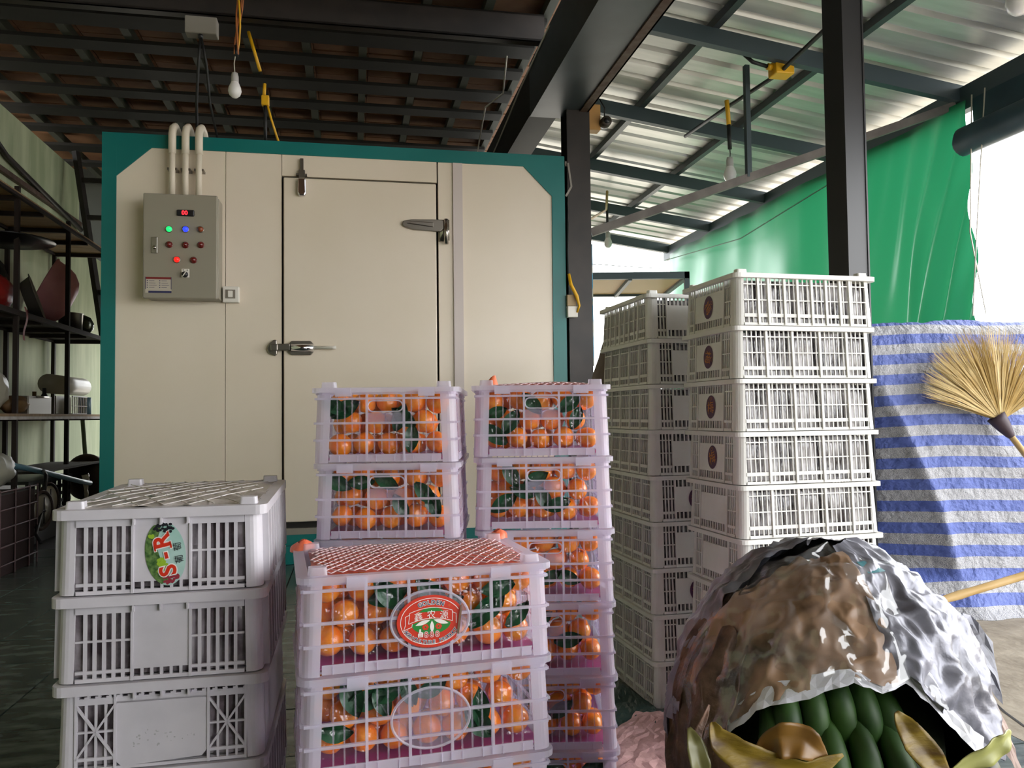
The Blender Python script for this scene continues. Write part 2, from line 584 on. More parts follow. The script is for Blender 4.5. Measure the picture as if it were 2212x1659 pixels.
# ------------------------------------------------------------------ tiled roof over the workshop
ceil = empty('ceiling', BF.copy(), kind='structure')
SP, TP = .385, .195
MB().box(-3.3, 2.85, -8, -.25, 3.47, 3.55).build('roof_deck', M_rooft, ceil)
MB().box(-3.3, 2.85, -.25, 4.75, 3.60, 3.66).build('roof_deck', M_rooft, ceil)
rt = MB().box(.004, SP * 1.0 - .004, .003, TP - .003, 0, .022).mesh('roof_tile', M_rooft)
k = 0
for i in range(14):
    for j in range(17):
        put('roof_tile', rt, ceil, Matrix.Translation((-2.35 + i * SP, -.2 + j * TP, 3.47 + rnd(0, .006))) @ Matrix.Rotation(.02, 4, 'X'))
for i in range(15):                                                  # rafters, running away
    s0 = -2.42 + i * SP
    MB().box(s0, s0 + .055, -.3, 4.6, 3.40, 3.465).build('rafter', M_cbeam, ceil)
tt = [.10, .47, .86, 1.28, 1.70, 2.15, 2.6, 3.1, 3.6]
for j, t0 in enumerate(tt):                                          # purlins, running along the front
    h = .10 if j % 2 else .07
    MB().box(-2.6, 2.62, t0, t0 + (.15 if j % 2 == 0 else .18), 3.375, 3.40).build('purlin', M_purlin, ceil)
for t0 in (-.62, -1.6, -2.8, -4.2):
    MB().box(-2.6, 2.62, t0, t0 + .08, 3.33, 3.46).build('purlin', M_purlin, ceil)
bm = MB()
bm.box(-2.6, 2.56, -.06, -.045, 3.17, 3.34)
bm.box(-2.6, 2.56, -.06, .01, 3.17, 3.182)
bm.box(-2.6, 2.56, -.06, .01, 3.328, 3.34)
tag(bm.build('trim_2', M_dsteel, None, M=BF.copy()), kind='structure')

# main beam running from the column towards the viewer
bm = MB().box(2.52, 2.70, .16, 4.5, 2.80, 3.12)
tag(bm.build('trim_7', M_purlin, None, M=BF.copy()), kind='structure')
bm = MB().box(2.51, 2.80, -7.5, .16, 2.775, 3.12)
tag(bm.build('trim_3', M_steel, None, M=BF.copy()), kind='structure')
bm = MB().box(2.80, 2.855, -7.5, .2, 2.765, 2.775).box(2.845, 2.855, -7.5, .2, 2.765, 2.86)
tag(bm.build('trim_4', M_rust, None, M=BF.copy()), kind='structure')
# column between workshop and lean-to
cm = MB()
cm.box(2.712, 2.845, .0, .012, 0, 2.775).box(2.712, 2.845, .135, .147, 0, 2.775).box(2.772, 2.784, .012, .135, 0, 2.775)
cm.box(2.845, 2.862, .0, .05, 0, 2.775)
tag(cm.build('column', M_dsteel, None, M=BF.copy()), kind='structure')
# free-standing post on the right
P2 = Matrix.Translation((1.545, 3.62, 0)) @ Matrix.Rotation(AX + .28, 4, 'Z')
cm = MB()
cm.box(-.072, .052, -.06, .05, 0, 3.15).box(.052, .062, -.064, .06, 0, 3.15).box(.068, .078, -.05, .06, 0, 3.15)
tag(cm.build('post', mat('charcoal_post_paint', (.018, .018, .02), .5, .1), None, M=P2), kind='structure')

# ------------------------------------------------------------------ lean-to roof
MSL = .137


def zr(s):
    return 3.07 - MSL * (s - 2.95)


lean = empty('lean_to_roof', BF.copy(), kind='structure')
for i, t0 in enumerate([-6.4, -5.24, -4.07, -2.91, -1.74, -.57, .64, 1.82, 2.96, 4.08]):
    MB().bar((2.8, t0, zr(2.8) + .02), (5.12, t0, zr(5.12) + .02), .05, .10).build('rafter', M_raft, lean)
for s0, w in ((3.45, .045), (4.22, .045)):
    MB().bar((s0, -8, zr(s0) + .095), (s0, 4.5, zr(s0) + .095), w, .05).build('purlin', M_steel, lean)
MB().bar((5.09, -8, zr(5.09) - .02), (5.09, 4.2, zr(5.09) - .02), .06, .15).build('eave_beam', M_raft, lean)
sh = MB()
RP = .197
prof = []
for k in range(5):
    b = k * RP
    prof += [(b, 0), (b + .105, 0), (b + .118, .028), (b + .155, .028), (b + .168, 0)]
prof += [(5 * RP, 0), (5 * RP + .04, .0008)]


def zsheet(s):
    return zr(s) + .123


vs = []
for s0 in (2.70, 5.22):
    vs += [(s0, b, zsheet(s0) + h) for b, h in prof]
n = len(prof)
sh.add(vs, [(i, i + 1, n + i + 1, n + i) for i in range(n - 1)])
shm = sh.mesh('metal_sheet', M_galv)
for k in range(13):
    t0 = -8.14 + k * 5 * RP
    put('metal_sheet', shm, lean, Matrix.Translation((0, t0, 0)))

# tie bar and hanger below the lean-to rafters
tie = MB().bar((2.87, .03, 2.0), (5.06, -.55, 2.735), .035, .05)
tag(tie.build('trim_5', mat('weathered_grey_tie', (.15, .13, .12), .6, .1, col2=(.22, .20, .18), scale=9), None, M=BF.copy()), kind='structure')
hg = MB().bar((3.83, -.225, 3.04), (3.83, -.225, 2.325), .035, .03)
tag(hg.build('trim_6', M_raft, None, M=BF.copy()), kind='structure')

# ------------------------------------------------------------------ green tarp and rolled tarp along the eave
S_T = 5.03


def tarp_pt(a, b):
    t = -.68 + a * 4.69 + b * (-.06) * (1 - a)
    zt, zb = 2.72 - .0 * a, .35
    z = zt + (zb - zt) * b
    fold = .06 * math.sin(t * 5.5 + z * 1.2 + 1.4 * math.sin(t * 1.7)) * (0.25 + b) + .05 * nz(t * 2.6, z * .7, 3.3)
    if t < .25:
        k = min(1, (.25 - t) / .5)
        fold += .05 * k * math.sin((t * 1.0 + (z - 2.7) * .30) * 30 + 2 * nz(t * 3, z, 9)) * b ** .5
    fold += .02 * b * max(0, .3 - t)
    return (S_T + fold, t, z)


o = MB().grid(tarp_pt, 190, 60).build('green_tarp', M_green, None, True, BF.copy())
tag(o, 'translucent green tarpaulin hanging in folds from the lean-to eave', 'tarpaulin')


def roll_pt(a, b):
    t = -4.0 + a * 3.30
    if b < .45:
        k = b / .45
        return (S_T + .02 + .012 * nz(t * 3, k, 0), t, 2.72 - .26 * k)
    k = (b - .45) / .55 * 2 * PI * .92
    return (S_T + .02 - .075 + .075 * math.cos(k) + .01 * nz(t * 4, k, 5), t, 2.46 - .085 * math.sin(k) - .01)


rl = empty('rolled_tarp', BF.copy(), 'dark blue-green tarp rolled up under the eave above the bright opening', 'tarpaulin')
MB().grid(roll_pt, 40, 30).build('roll', M_navy, rl, True)
for dt in (.02, .12):
    MB().tube([(S_T - .07, -.78 - dt, 2.70), (S_T - .12, -.80 - dt * .4, 1.9 - dt), (S_T - .06, -.86 + dt, 1.4)], .004, 6).build('cord', M_pale, rl)
o = MB().tube([(S_T - .05, 4.0, 2.55), (4.4, 3.4, 2.44), (3.2, 2.0, 2.2)], .004, 6).build('guy_rope', M_steel, None, M=BF.copy())
tag(o, 'thin dark rope slanting across the white gap under the far rafter', 'rope')
o = MB().tube([(S_T - .09, 3.9, 2.62), (S_T - .11, 2.0, 2.46), (S_T - .1, .2, 2.60)], .005, 6).build('tarp_rope', M_green, None, M=BF.copy())
tag(o, 'green cord strung along the upper part of the green tarpaulin', 'rope')

# ------------------------------------------------------------------ cold room
RW, RH = 2.69, 2.47
cold = empty('cold_room', BF.copy(), 'walk-in cold room of cream panels with a teal frame', 'cold room')
INNER = [(.074, .17), (.076, 2.224), (.261, 2.393), (2.426, 2.394), (2.608, 2.212), (2.60, .17)]


def fpoly(poly, t0, t1):
    return MB().prism(poly, t0, t1, lambda x, a, y: (x, a, y))


fpoly([(0, 0), (.074, 0), (.076, RH), (0, RH)], -.008, .05).build('frame_side', M_teal, cold)
fpoly([(RW, 0), (RW, RH), (2.608, RH), (2.60, 0)], -.008, .05).build('frame_side', M_teal, cold)
fpoly([(.076, 2.393), (.076, RH), (2.608, RH), (2.608, 2.394)], -.008, .05).build('frame_head', M_teal, cold)
fpoly([(.076, 2.224), (.076, 2.393), (.261, 2.393)], -.008, .05).build('frame_gusset', M_teal, cold)
fpoly([(2.426, 2.394), (2.608, 2.394), (2.608, 2.212)], -.008, .05).build('frame_gusset', M_teal, cold)
MB().box(.074, 2.60, -.010, .05, .108, .17).build('frame_sill', M_teal, cold)
MB().box(.074, 2.60, -.004, .05, 0, .105).build('frame_sill', M_teal, cold)
for a, b, z0, z1 in ((.074, .661, .17, 2.395), (.664, .974, .17, 2.395), (.977, 1.886, 2.268, 2.395), (1.894, 1.986, .17, 2.395), (2.04, 2.61, .17, 2.395)):
    MB().box(a, b, .0, .08, z0, z1).build('wall_panel', M_panel, cold)
MB().box(1.984, 2.042, -.012, .02, .17, 2.392).build('cover_strip', M_strip, cold)
MB().box(.972, 1.898, .03, .08, .17, 2.27).build('door_gasket', M_gap, cold)
MB().box(.98, 1.89, -.002, .08, .17, .206).build('threshold', M_sill, cold)
MB().box(0, RW, .08, 2.6, 0, RH - .01).build('room_body', M_panel, cold)
for z in (1.72, 1.36, .99, .6):
    for s0 in (1.993, 2.033):
        MB().lathe([(.0001, -.004), (.006, -.003), (.006, 0)], 8, Matrix.Translation((s0, -.012, z)) @ Matrix.Rotation(-PI / 2, 4, 'X') @ Matrix.Scale(-1, 4, (0, 0, 1))).build('screw', M_dchrome, cold)
for z in (2.05, 1.72, 1.40, 1.1):
    MB().lathe([(.0001, -.003), (.005, -.002), (.005, 0)], 8, Matrix.Translation((2.612, -.008, z)) @ Matrix.Rotation(-PI / 2, 4, 'X') @ Matrix.Scale(-1, 4, (0, 0, 1))).build('screw', M_dchrome, cold)
bk = MB().bar((2.70, .02, 2.43), (2.715, .02, 2.43), .02, .03).bar((2.715, .0, 2.43), (2.735, .0, 2.28), .012, .012).bar((2.735, 0, 2.28), (2.70, 0, 2.22), .012, .012)
bk.build('bracket', M_dchrome, cold)

door = bevel(MB().box(.986, 1.880, -.012, .03, .244, 2.256).build('door', M_panel, cold), .006)
# strap hinge
hm = MB()
poly = [(1.672, 2.00), (1.685, 1.985), (1.74, 1.968), (1.90, 1.960), (1.925, 1.98), (1.925, 2.03), (1.90, 2.035), (1.73, 2.03), (1.68, 2.02)]
hm.prism(poly, -.030, -.012, lambda x, a, y: (x, a, y))
poly = [(1.70, 2.004), (1.86, 1.985), (1.86, 2.015), (1.73, 2.018)]
hm.prism(poly, -.040, -.030, lambda x, a, y: (x, a, y))
bevel(hm.build('hinge_strap', M_dchrome, door), .004)
hm = MB().box(1.900, 1.952, -.022, .0, 1.905, 2.035)
hm.tube([(1.937, -.035, 1.885), (1.937, -.035, 2.037)], .014, 12).tube([(1.95, -.02, 1.91), (1.95, -.02, 2.035)], .009, 10)
hm.build('hinge_knuckle', M_chrome, door, True)
# bolt above the door
hm = MB()
hm.prism([(1.068, 2.245), (1.115, 2.245), (1.117, 2.16), (1.108, 2.143), (1.075, 2.143), (1.066, 2.16)], -.045, -.012, lambda x, a, y: (x, a, y))
bevel(hm.build('latch_cover', M_lchrome, door), .007, 3)
hm = MB().box(1.074, 1.108, -.03, 0, 2.255, 2.30).box(1.082, 1.10, -.022, 0, 2.30, 2.37).box(1.058, 1.120, -.022, 0, 2.268, 2.28)
hm.build('latch_keeper', M_dchrome, door)
# handle
hm = MB()
hm.prism([(.893, 1.248), (.905, 1.277), (.935, 1.300), (.948, 1.297), (.950, 1.215), (.938, 1.205), (.905, 1.222)], -.022, 0, lambda x, a, y: (x, a, y))
hm.box(.915, .955, -.045, -.022, 1.235, 1.272)
bevel(hm.build('lock_keeper', M_dchrome, door), .004)
hm = MB().box(.955, 1.025, -.04, -.012, 1.236, 1.275)
hm.prism([(1.008, 1.262), (1.03, 1.293), (1.14, 1.293), (1.156, 1.275), (1.156, 1.228), (1.14, 1.210), (1.03, 1.210), (1.008, 1.232)], -.03, -.012, lambda x, a, y: (x, a, y))
bevel(hm.build('lock_case', M_dchrome, door), .005)
hm = MB().tube([(1.03, -.032, 1.252), (1.154, -.032, 1.252)], .024, 14)
hm.build('lock_barrel', M_lchrome, door, True)
hm = MB().tube([(1.154, -.036, 1.253), (1.262, -.05, 1.253), (1.285, -.05, 1.253)], [.009, .009, .011], 10)
hm.build('lever', M_ivory, door, True)

# control box with lamps
TB = -.15
cb = empty('control_box', at(0, TB, 1.51), 'grey control cabinet with coloured lamps mounted on the cold room wall', 'control box')
dz = lambda z: z - 1.51
bevel(MB().box(.262, .645, .03, -TB - .002, dz(1.517), dz(2.085)).build('case', M_box, cb), .006)
bevel(MB().box(.252, .640, 0, .028, dz(1.512), dz(2.094)).build('door', M_box, cb), .006)


def box_px(sx, z):                      # wall-plane reading carried forward to the cabinet face
    return (.252 + (sx - .215) * (.388 / .405), dz(1.512 + (z - 1.53) * (.582 / .604)))


def faceM(s0, z0):
    return Matrix.Translation((s0, 0, z0))


a, b = box_px(.446, 2.024)
dp = bevel(MB().box(a - .045, a + .047, -.012, 0, b - .018, b + .018).build('display', M_black, cb), .006)
dg = MB()
text(dg, '00', a - .003, b, .032, .0135, bold=.03)
dg.build('digits', M_led, dp)
lamps = [(.357, 1.928, M_glg, 'lit green lamp'), (.447, 1.930, M_glb, 'lit blue lamp'), (.529, 1.932, M_offo, 'unlit orange lamp'),
         (.357, 1.839, M_off, None), (.445, 1.839, M_off, None), (.530, 1.842, M_off, None), (.400, 1.753, M_glr, 'lit red lamp'), (.490, 1.753, M_off, None)]
for sx, z, m, lb in lamps:
    a, b = box_px(sx, z)
    mm = Matrix.Translation((a, 0, b)) @ Matrix.Rotation(PI / 2, 4, 'X')
    l = MB().lathe([(.0001, .022), (.009, .020), (.0145, .012), (.0155, .002)], 16, mm).build('indicator_lamp', m, cb, True)
    MB().lathe([(.0155, .006), (.0185, .006), (.0185, 0)], 16, mm).build('bezel', M_dchrome if lb else M_off, l, True)
    if lb: l['label'] = lb
a, b = box_px(.445, 1.672)
sw = bevel(MB().box(a - .020, a + .022, -.006, 0, b - .020, b + .028).build('selector_plate', M_ivory, cb), .003)
MB().lathe([(.0001, .020), (.015, .020), (.017, .002)], 16, Matrix.Translation((a, -.005, b - .004)) @ Matrix.Rotation(PI / 2, 4, 'X')).build('selector_knob', M_black, sw, True)
MB().bar((a - .008, -.027, b - .016), (a + .009, -.027, b + .009), .004, .006, (0, 1, 0)).build('selector_pointer', M_ivory, sw)
MB().box(a - .012, a - .006, -.008, -.006, b + .018, b + .023).box(a + .009, a + .015, -.008, -.006, b + .018, b + .023).build('selector_marks', M_black, sw)
a, b = box_px(.279, 1.834)
hl = bevel(MB().box(a - .016, a + .016, -.008, 0, b - .045, b + .045).build('lock_plate', M_alu, cb), .003)
MB().lathe([(.0001, .006), (.009, .005), (.010, 0)], 12, Matrix.Translation((a, -.008, b - .014)) @ Matrix.Rotation(PI / 2, 4, 'X')).build('key_cylinder', M_chrome, hl, True)
x0, z1 = box_px(.230, 1.651)
x1, z0 = box_px(.371, 1.560)
lm = MB()
flat(lm, [(x0, z0), (x1, z0), (x1, z1), (x0, z1)], .0015)
lm.cur = 1
flat(lm, [(x0, z1 - .012), (x1, z1 - .012), (x1, z1), (x0, z1)], .002)
lm.cur = 2
flat(lm, [(x0 + .016, z0), (x1, z0), (x1, z0 + .011), (x0 + .016, z0 + .011)], .002)
for col in (0, 1):
    for r_ in range(4):
        zz = z1 - .021 - r_ * .0125
        xx = x0 + .008 + col * .064
        flat(lm, [(xx, zz - .002), (xx + .005, zz - .002), (xx + .005, zz + .003), (xx, zz + .003)], .002)
        l_ = .028 + .012 * ((r_ * 7 + col * 3) % 3) / 2
        flat(lm, [(xx + .011, zz - .001), (xx + .011 + l_, zz - .001), (xx + .011 + l_, zz + .001), (xx + .011, zz + .001)], .002)
flat(lm, [(x0, z0 + .02), (x0 + .003, z0 + .02), (x0 + .003, z1), (x0, z1)], .0021)
flat(lm, [(x1 - .003, z0 + .02), (x1, z0 + .02), (x1, z1), (x1 - .003, z1)], .0021)
lm.build('label_plate', [M_lab, mat('dark_red_print', (.20, .015, .015), .5), M_snavy], cb)

for i, sx in enumerate((.378, .449, .521)):
    g = MB()
    y = -.055
    g.tube([(sx + .004, y, 2.09), (sx + .004, y, 2.38)], .0175, 12)
    g.tube([(sx + .004, y, 2.35), (sx + .004, y, 2.42), (sx + .004, y, 2.465), (sx + .006, y + .012, 2.50), (sx + .01, y + .04, 2.52), (sx + .014, y + .075, 2.51), (sx + .017, y + .10, 2.485), (sx + .017, y + .115, 2.45)], .0215, 12)
    p = empty('conduit_pipe', BF.copy(), ['cream pipe bent over the cold room top, leftmost of three', 'cream pipe bent over the cold room top, middle of three', 'cream pipe bent over the cold room top, rightmost of three'][i], 'pipe', 'pipes above the control cabinet')
    g.build('pipe_run', M_pvc, p, True)
    MB().box(sx - .022, sx + .030, -.06, .0, 2.255, 2.268).build('pipe_clip', M_dchrome, p)

sb = empty('switch_box', at(0, -.045, 1.51), 'small ivory switch in a surface box beside the control cabinet', 'switch')
bevel(MB().box(.652, .742, 0, .045, .0, .092).build('case', M_ivory, sb), .005)
MB().box(.668, .722, -.003, 0, .022, .072).build('recess', mat('grey_switch_surround', (.22, .19, .15), .5), sb)
bevel(MB().box(.682, .708, -.008, 0, .028, .066).build('rocker', M_ivory, sb), .003)

# yellow wire and terminal blocks between cold room and column
o = empty('terminal_block', at(2.70, -.02, 1.45), 'cream terminal block with a yellow wire by the column', 'terminal block')
bevel(MB().box(-.01, .055, -.02, .03, 0, .07).build('cover', M_ivory, o), .004)
MB().box(-.01, .045, -.018, .03, .072, .14).build('base', mat('tan_block', (.42, .30, .16), .6), o)
MB().tube([(.0, -.02, .27), (.01, -.03, .20), (.045, -.035, .13), (.062, -.03, .07), (.05, -.02, .03)], [.009, .012, .012, .008, .006], 8).build('wire', M_yell, o, True)
MB().tube([(.0, -.01, .27), (-.002, -.01, .42), (.004, -.01, .6)], .006, 6).build('cable', M_cable, o)

# ------------------------------------------------------------------ crates
CR = {}
ORD = ['topmost', 'second', 'third', 'fourth', 'fifth', 'sixth', 'seventh', 'eighth', 'lowest']


def face_xf(k, W, D, H, fl):
    def f(a, o, z):
        q = 1 - z / H
        hw, hd = (W - fl[0] + fl[1] * q) / 2, (D - fl[0] + fl[1] * q) / 2
        if k == 0: return (a, -hd - o, z)
        if k == 1: return (hw + o, a, z)
        if k == 2: return (-a, hd + o, z)
        return (-hw - o, -a, z)
    return f


def g_long(mb, w, H, ribs=(-.27, -.09, .10, .29)):
    w2 = w / 2 - .030
    B = lambda a0, a1, z0, z1, o0, o1: mb.box(a0, a1, o0, o1, z0, z1)
    n = 27
    for i in range(n + 1):
        a = -w2 + 2 * w2 * i / n
        B(a - .0015, a + .0015, .004, .122, -.004, -.001)
    for r_ in ribs:
        a = r_ * w
        B(a - .0032, a + .0032, .002, .122, -.004, .004)
    B(-w2, w2, .1035, .1065, -.004, .0006)
    B(-w2, w2, .063, .066, -.004, .0006)
    B(-w2, w2, .021, .030, -.004, .0006)
    B(-w2, w2, 0, .007, -.004, .001)


def g_short(mb, w, H, pl=.072, side=4, plz=(.028, .097)):
    w2 = w / 2 - .040
    B = lambda a0, a1, z0, z1, o0, o1: mb.box(a0, a1, o0, o1, z0, z1)
    n = int(2 * pl / .0125)
    for i in range(n + 1):
        a = -pl + 2 * pl * i / n
        B(a - .002, a + .002, .004, plz[0], -.004, -.001)
        B(a - .002, a + .002, plz[1], .122, -.004, -.001)
    for sg in (-1, 1):
        for i in range(side + 1):
            a = sg * (pl + (w2 - pl) * i / side)
            B(a - .0021, a + .0021, .004, .122, -.004, -.001)
        x0, x1 = sorted((sg * pl, sg * w2))
        B(x0, x1, .063, .066, -.004, .0004)
        B(x0, x1, .021, .028, -.004, .0004)
        B(x0, x1, .100, .103, -.004, .0004)
        B(sg * pl - .0025, sg * pl + .0025, 0, .122, -.004, .003)
    B(-w2, w2, 0, .007, -.004, .001)


def plate(mb, a0, a1, z0, z1, o0=-.004, o1=.0006):
    mb.box(a0, a1, o0, o1, z0, z1)


def posts(mb, W, D, H, fl, lw, ld, r, th, ztop):
    for sx in (-1, 1):
        for sy in (-1, 1):
            loops = []
            for z in (0, ztop):
                q = 1 - z / H
                hw, hd = (W - fl[0] + fl[1] * q) / 2, (D - fl[0] + fl[1] * q) / 2
                O = [(hw - lw, hd)] + [(hw - r + r * math.sin(a), hd - r + r * math.cos(a)) for a in [PI / 2 * i / 5 for i in range(6)]] + [(hw, hd - ld)]
                I = [(hw - th, hd - ld)] + [(hw - r + (r - th) * math.sin(a), hd - r + (r - th) * math.cos(a)) for a in [PI / 2 * i / 5 for i in range(5, -1, -1)]] + [(hw - lw, hd - th)]
                L = [(sx * x, sy * y, z) for x, y in O + I]
                loops.append(L if sx * sy < 0 else L[::-1])
            yield loops


def make_style(key):
    if key in CR:
        return CR[key]
    P = []
    kind = key.split('_')[0]
    if kind == 'grape':
        front_long = key.startswith('grape_long')
        L, S, H = .415, .305, .1335
        W, D = (L, S) if front_long else (S, L)
        fl, m = (.026, .012), M_cream
        lw, ld = (.020, .030) if front_long else (.030, .020)
        pr = (.020, .004)
        rim = (.014, .0115)
    elif kind == 'sr' or kind == 'brace':
        W, D, H = .336, .4253, .141
        fl, m = (.022, .006), M_white
        lw, ld, pr, rim = .026, .03, (.018, .004), (.022, .016)
    else:
        front_long = key.startswith('fruit_long')
        L, S, H = .408, .296, .152
        W, D = (L, S) if front_long else (S, L)
        fl, m = (.018, .010), M_lav
        lw, ld, pr, rim = .030, .030, (.018, .003), (.018, .010)
    rb = MB()
    ring(rb, W, D, .018, rim[0], H - rim[1] - .002, H - .002)
    if kind == 'fruit':
        ring(rb, W - .012, D - .012, .016, .006, H - rim[1] - .006, H - rim[1] - .002)
        for a in (-.28, .28):
            rb.box(a * W - .016, a * W + .016, -D / 2 - .0022, -D / 2 + .004, H - .020, H - .004)
    if kind in ('sr', 'brace'):
        for a in (-.042, .0, .042):
            rb.box(a - .0015, a + .0015, -D / 2 + .001, -D / 2 + .02, H - .029, H - .018)
    P.append(('rim', rb.mesh('rim', m), None))
    for loops in posts(None, W, D, H, fl, lw, ld, pr[0], pr[1], H - rim[1]):
        q = MB()
        q.loft(loops)
        if kind == 'fruit':
            for z in (.042, .078, .128):
                pass
        P.append(('corner_post', q.mesh('corner_post', m, False), None))
    bs = MB().box(-W / 2 + .014, W / 2 - .014, -D / 2 + .014, D / 2 - .014, .001, .005)
    P.append(('base', bs.mesh('base', m), None))
    names = ['front_panel', 'side_panel', 'back_panel', 'side_panel']
    for k in range(4):
        w = W if k in (0, 2) else D
        q = MB()
        q.xf = face_xf(k, W, D, H, fl)
        extra = []
        if kind == 'grape':
            if (k in (0, 2)) == front_long:
                g_long(q, w, H, (-.27, -.09, .10, .29) if not key.endswith('top') else (-.33, -.26, -.15, -.06, .04, .14, .24, .31))
            else:
                g_short(q, w, H, .072 if not key.endswith('top') else .082, 4 if not key.endswith('top') else 3)
                e = MB(); e.xf = q.xf
                plate(e, -.070 if not key.endswith('top') else -.08, .070 if not key.endswith('top') else .08, .026, .099)
                extra.append(('name_plate', e.mesh('name_plate', m)))
        elif kind == 'sr':
            w2 = w / 2 - .037
            if k in (0, 2):
                pl = .045
                q.box(-w2, w2, -.004, .001, 0, .006)
                q.box(-w2, w2, -.004, .002, .110, H - .017)
                n = 6
                for i in range(n + 1):
                    a = -pl + 2 * pl * i / n
                    q.box(a - .0022, a + .0022, -.004, 0, .004, .020)
                for sg in (-1, 1):
                    x0, x1 = sorted((sg * pl, sg * w2))
                    q.box(x0, x1, -.004, .001, .0135, .0185)
                    q.box(x0, x1, -.0038, .001, .064, .0672)
                    q.box(sg * pl - .002, sg * pl + .002, -.004, .003, 0, .115)
                    for i in range(1, 6):
                        a = sg * (pl + (w2 - pl) * i / 6)
                        e = MB(); e.xf = q.xf
                        e.box(a - .0027, a + .0027, -.004, .0, .004, .112)
                        extra.append(('bar', e.mesh('bar', m)))
                e = MB(); e.xf = q.xf
                plate(e, -.043, .043, .018, .112)
                extra.append(('name_plate', e.mesh('name_plate', m)))
            else:
                q.box(-w2, w2, -.004, .001, 0, .012)
                q.box(-w2, w2, -.004, .002, .118, H - .017)
                q.box(-w2, w2, -.004, .001, .066, .070)
                for i in range(9):
                    a = -w2 + 2 * w2 * i / 8
                    q.box(a - .006, a + .006, -.004, .010, .004, .122)
        elif kind == 'brace':
            w2 = w / 2 - .037
            if k in (0, 2):
                pl = .072
                q.box(-w2, w2, -.004, .001, 0, .005)
                q.box(-w2, w2, -.004, .001, .105, .113)
                n = 16
                st = 2 * w2 / n
                for i in range(n):                         # scalloped row below the rim
                    a = -w2 + st * (i + .5)
                    q.box(a - st / 2, a - st / 2 + .0035, -.004, .0005, .112, H - .017)
                    for s_ in range(4):
                        x0 = a - st / 2 + st * s_ / 4
                        h0 = .006 * abs((s_ + .5) / 2 - 1)
                        q.box(x0, x0 + st / 4, -.004, .0004, .112, .1135 + h0)
                q.box(-w2, w2, -.004, .0004, H - .02, H - .016)
                for sg in (-1, 1):
                    x0, x1 = sorted((sg * pl, sg * w2))
                    q.box(x0, x1, -.004, .001, .016, .021)
                    q.box(x0, x1, -.004, .001, .060, .063)
                    q.box(sg * pl - .002, sg * pl + .002, -.004, .003, 0, .122)
                    q.box(sg * w2 - .002, sg * w2 + .002, -.004, .002, 0, .122)
                    for i in range(1, 4):
                        a = sg * (pl + (w2 - pl) * i / 4)
                        e = MB(); e.xf = q.xf
                        e.box(a - .0018, a + .0018, -.004, .0, .004, .106)
                        extra.append(('bar', e.mesh('bar', m)))
                    for z0, z1 in ((.019, .104), (.104, .019)):
                        e = MB(); e.xf = q.xf
                        c_ = 2.0e-3
                        e.add([(x0 - c_, -.003, z0), (x0 + c_, -.003, z0), (x1 + c_, -.003, z1), (x1 - c_, -.003, z1),
                               (x0 - c_, .002, z0), (x0 + c_, .002, z0), (x1 + c_, .002, z1), (x1 - c_, .002, z1)],
                              [(0, 1, 2, 3), (7, 6, 5, 4), (0, 4, 5, 1), (1, 5, 6, 2), (2, 6, 7, 3), (3, 7, 4, 0)])
                        extra.append(('brace', e.mesh('brace', m)))
                e = MB(); e.xf = q.xf
                e.prism([(-.070, .012), (-.062, .004), (.062, .010), (.070, .020), (.070, .108), (-.070, .108)], -.004, .001, lambda x, a, y: (x, a, y))
                extra.append(('name_plate', e.mesh('name_plate', m)))
            else:
                q.box(-w2, w2, -.004, .001, 0, H - .017)
        else:
            w2 = w / 2 - .037
            long_ = (k in (0, 2)) == front_long
            ncol = 5 if long_ else 3
            mw = .0022
            for z in (.128, .079, .045):                       # thick horizontals
                q.box(-w2 - .027, w2 + .027, -.003, .0022, z - mw, z + mw)
            for i in range(1, ncol):
                a = -w2 + 2 * w2 * i / ncol
                q.box(a - mw, a + mw, -.003, .003, .004, H - .012)
            e = MB(); e.xf = q.xf                              # thin bars behind
            for c_ in range(ncol):
                mid = (not long_) and c_ == 1
                nb = 5 if not long_ else 4
                for i in range(1, nb):
                    a = -w2 + 2 * w2 * (c_ + i / nb) / ncol
                    e.box(a - .0013, a + .0013, -.004, -.0012, .012, .079 if mid else H - .012)
                    if mid: e.box(a - .0013, a + .0013, -.004, -.0012, .126, H - .012)
            extra.append(('thin_bars', e.mesh('thin_bars', M_lavth)))
            e = MB(); e.xf = q.xf
            e.box(-w2, w2, -.003, .0, .002, .016)
            for i in range(2 * ncol):
                a = -w2 + 2 * w2 * (i + .5) / (2 * ncol)
                e.box(a - .0008, a + .0008, 0, .002, .002, .017)
            e.box(-w2, w2, -.001, .002, .0145, .017)
            extra.append(('bottom_band', e.mesh('bottom_band', M_lav)))
            if long_:
                e = MB(); e.xf = q.xf
                e.tube([(.0625 * math.cos(2 * PI * i / 40), .001, .072 + .046 * math.sin(2 * PI * i / 40)) for i in range(40)], .0022, 6, True)
                extra.append(('medallion_ring', e.mesh('medallion_ring', M_lav)))
                e = MB(); e.xf = q.xf
                e.add([(.061 * math.cos(2 * PI * i / 40), .0012, .072 + .045 * math.sin(2 * PI * i / 40)) for i in range(40)], [tuple(range(40))])
                extra.append(('medallion_disc', e.mesh('medallion_disc', M_disc)))
            else:
                e = MB(); e.xf = q.xf
                hw = w2 / 3 - .002
                st = []
                for i in range(40):
                    a = 2 * PI * i / 40
                    st.append((math.copysign(hw - .011, math.cos(a)) + .011 * math.cos(a), .001, .1125 + .011 * math.sin(a)))
                e.tube(st, .0016, 6, True)
                extra.append(('hand_hole', e.mesh('hand_hole', M_lav)))
                e = MB(); e.xf = q.xf
                e.box(-hw, hw, -.003, 0, .080, .0995)
                e.box(-.001, .001, 0, .002, .080, .0995)
                extra.append(('hand_plate', e.mesh('hand_plate', M_disc)))
        P.append((names[k], q.mesh(names[k], m), extra))
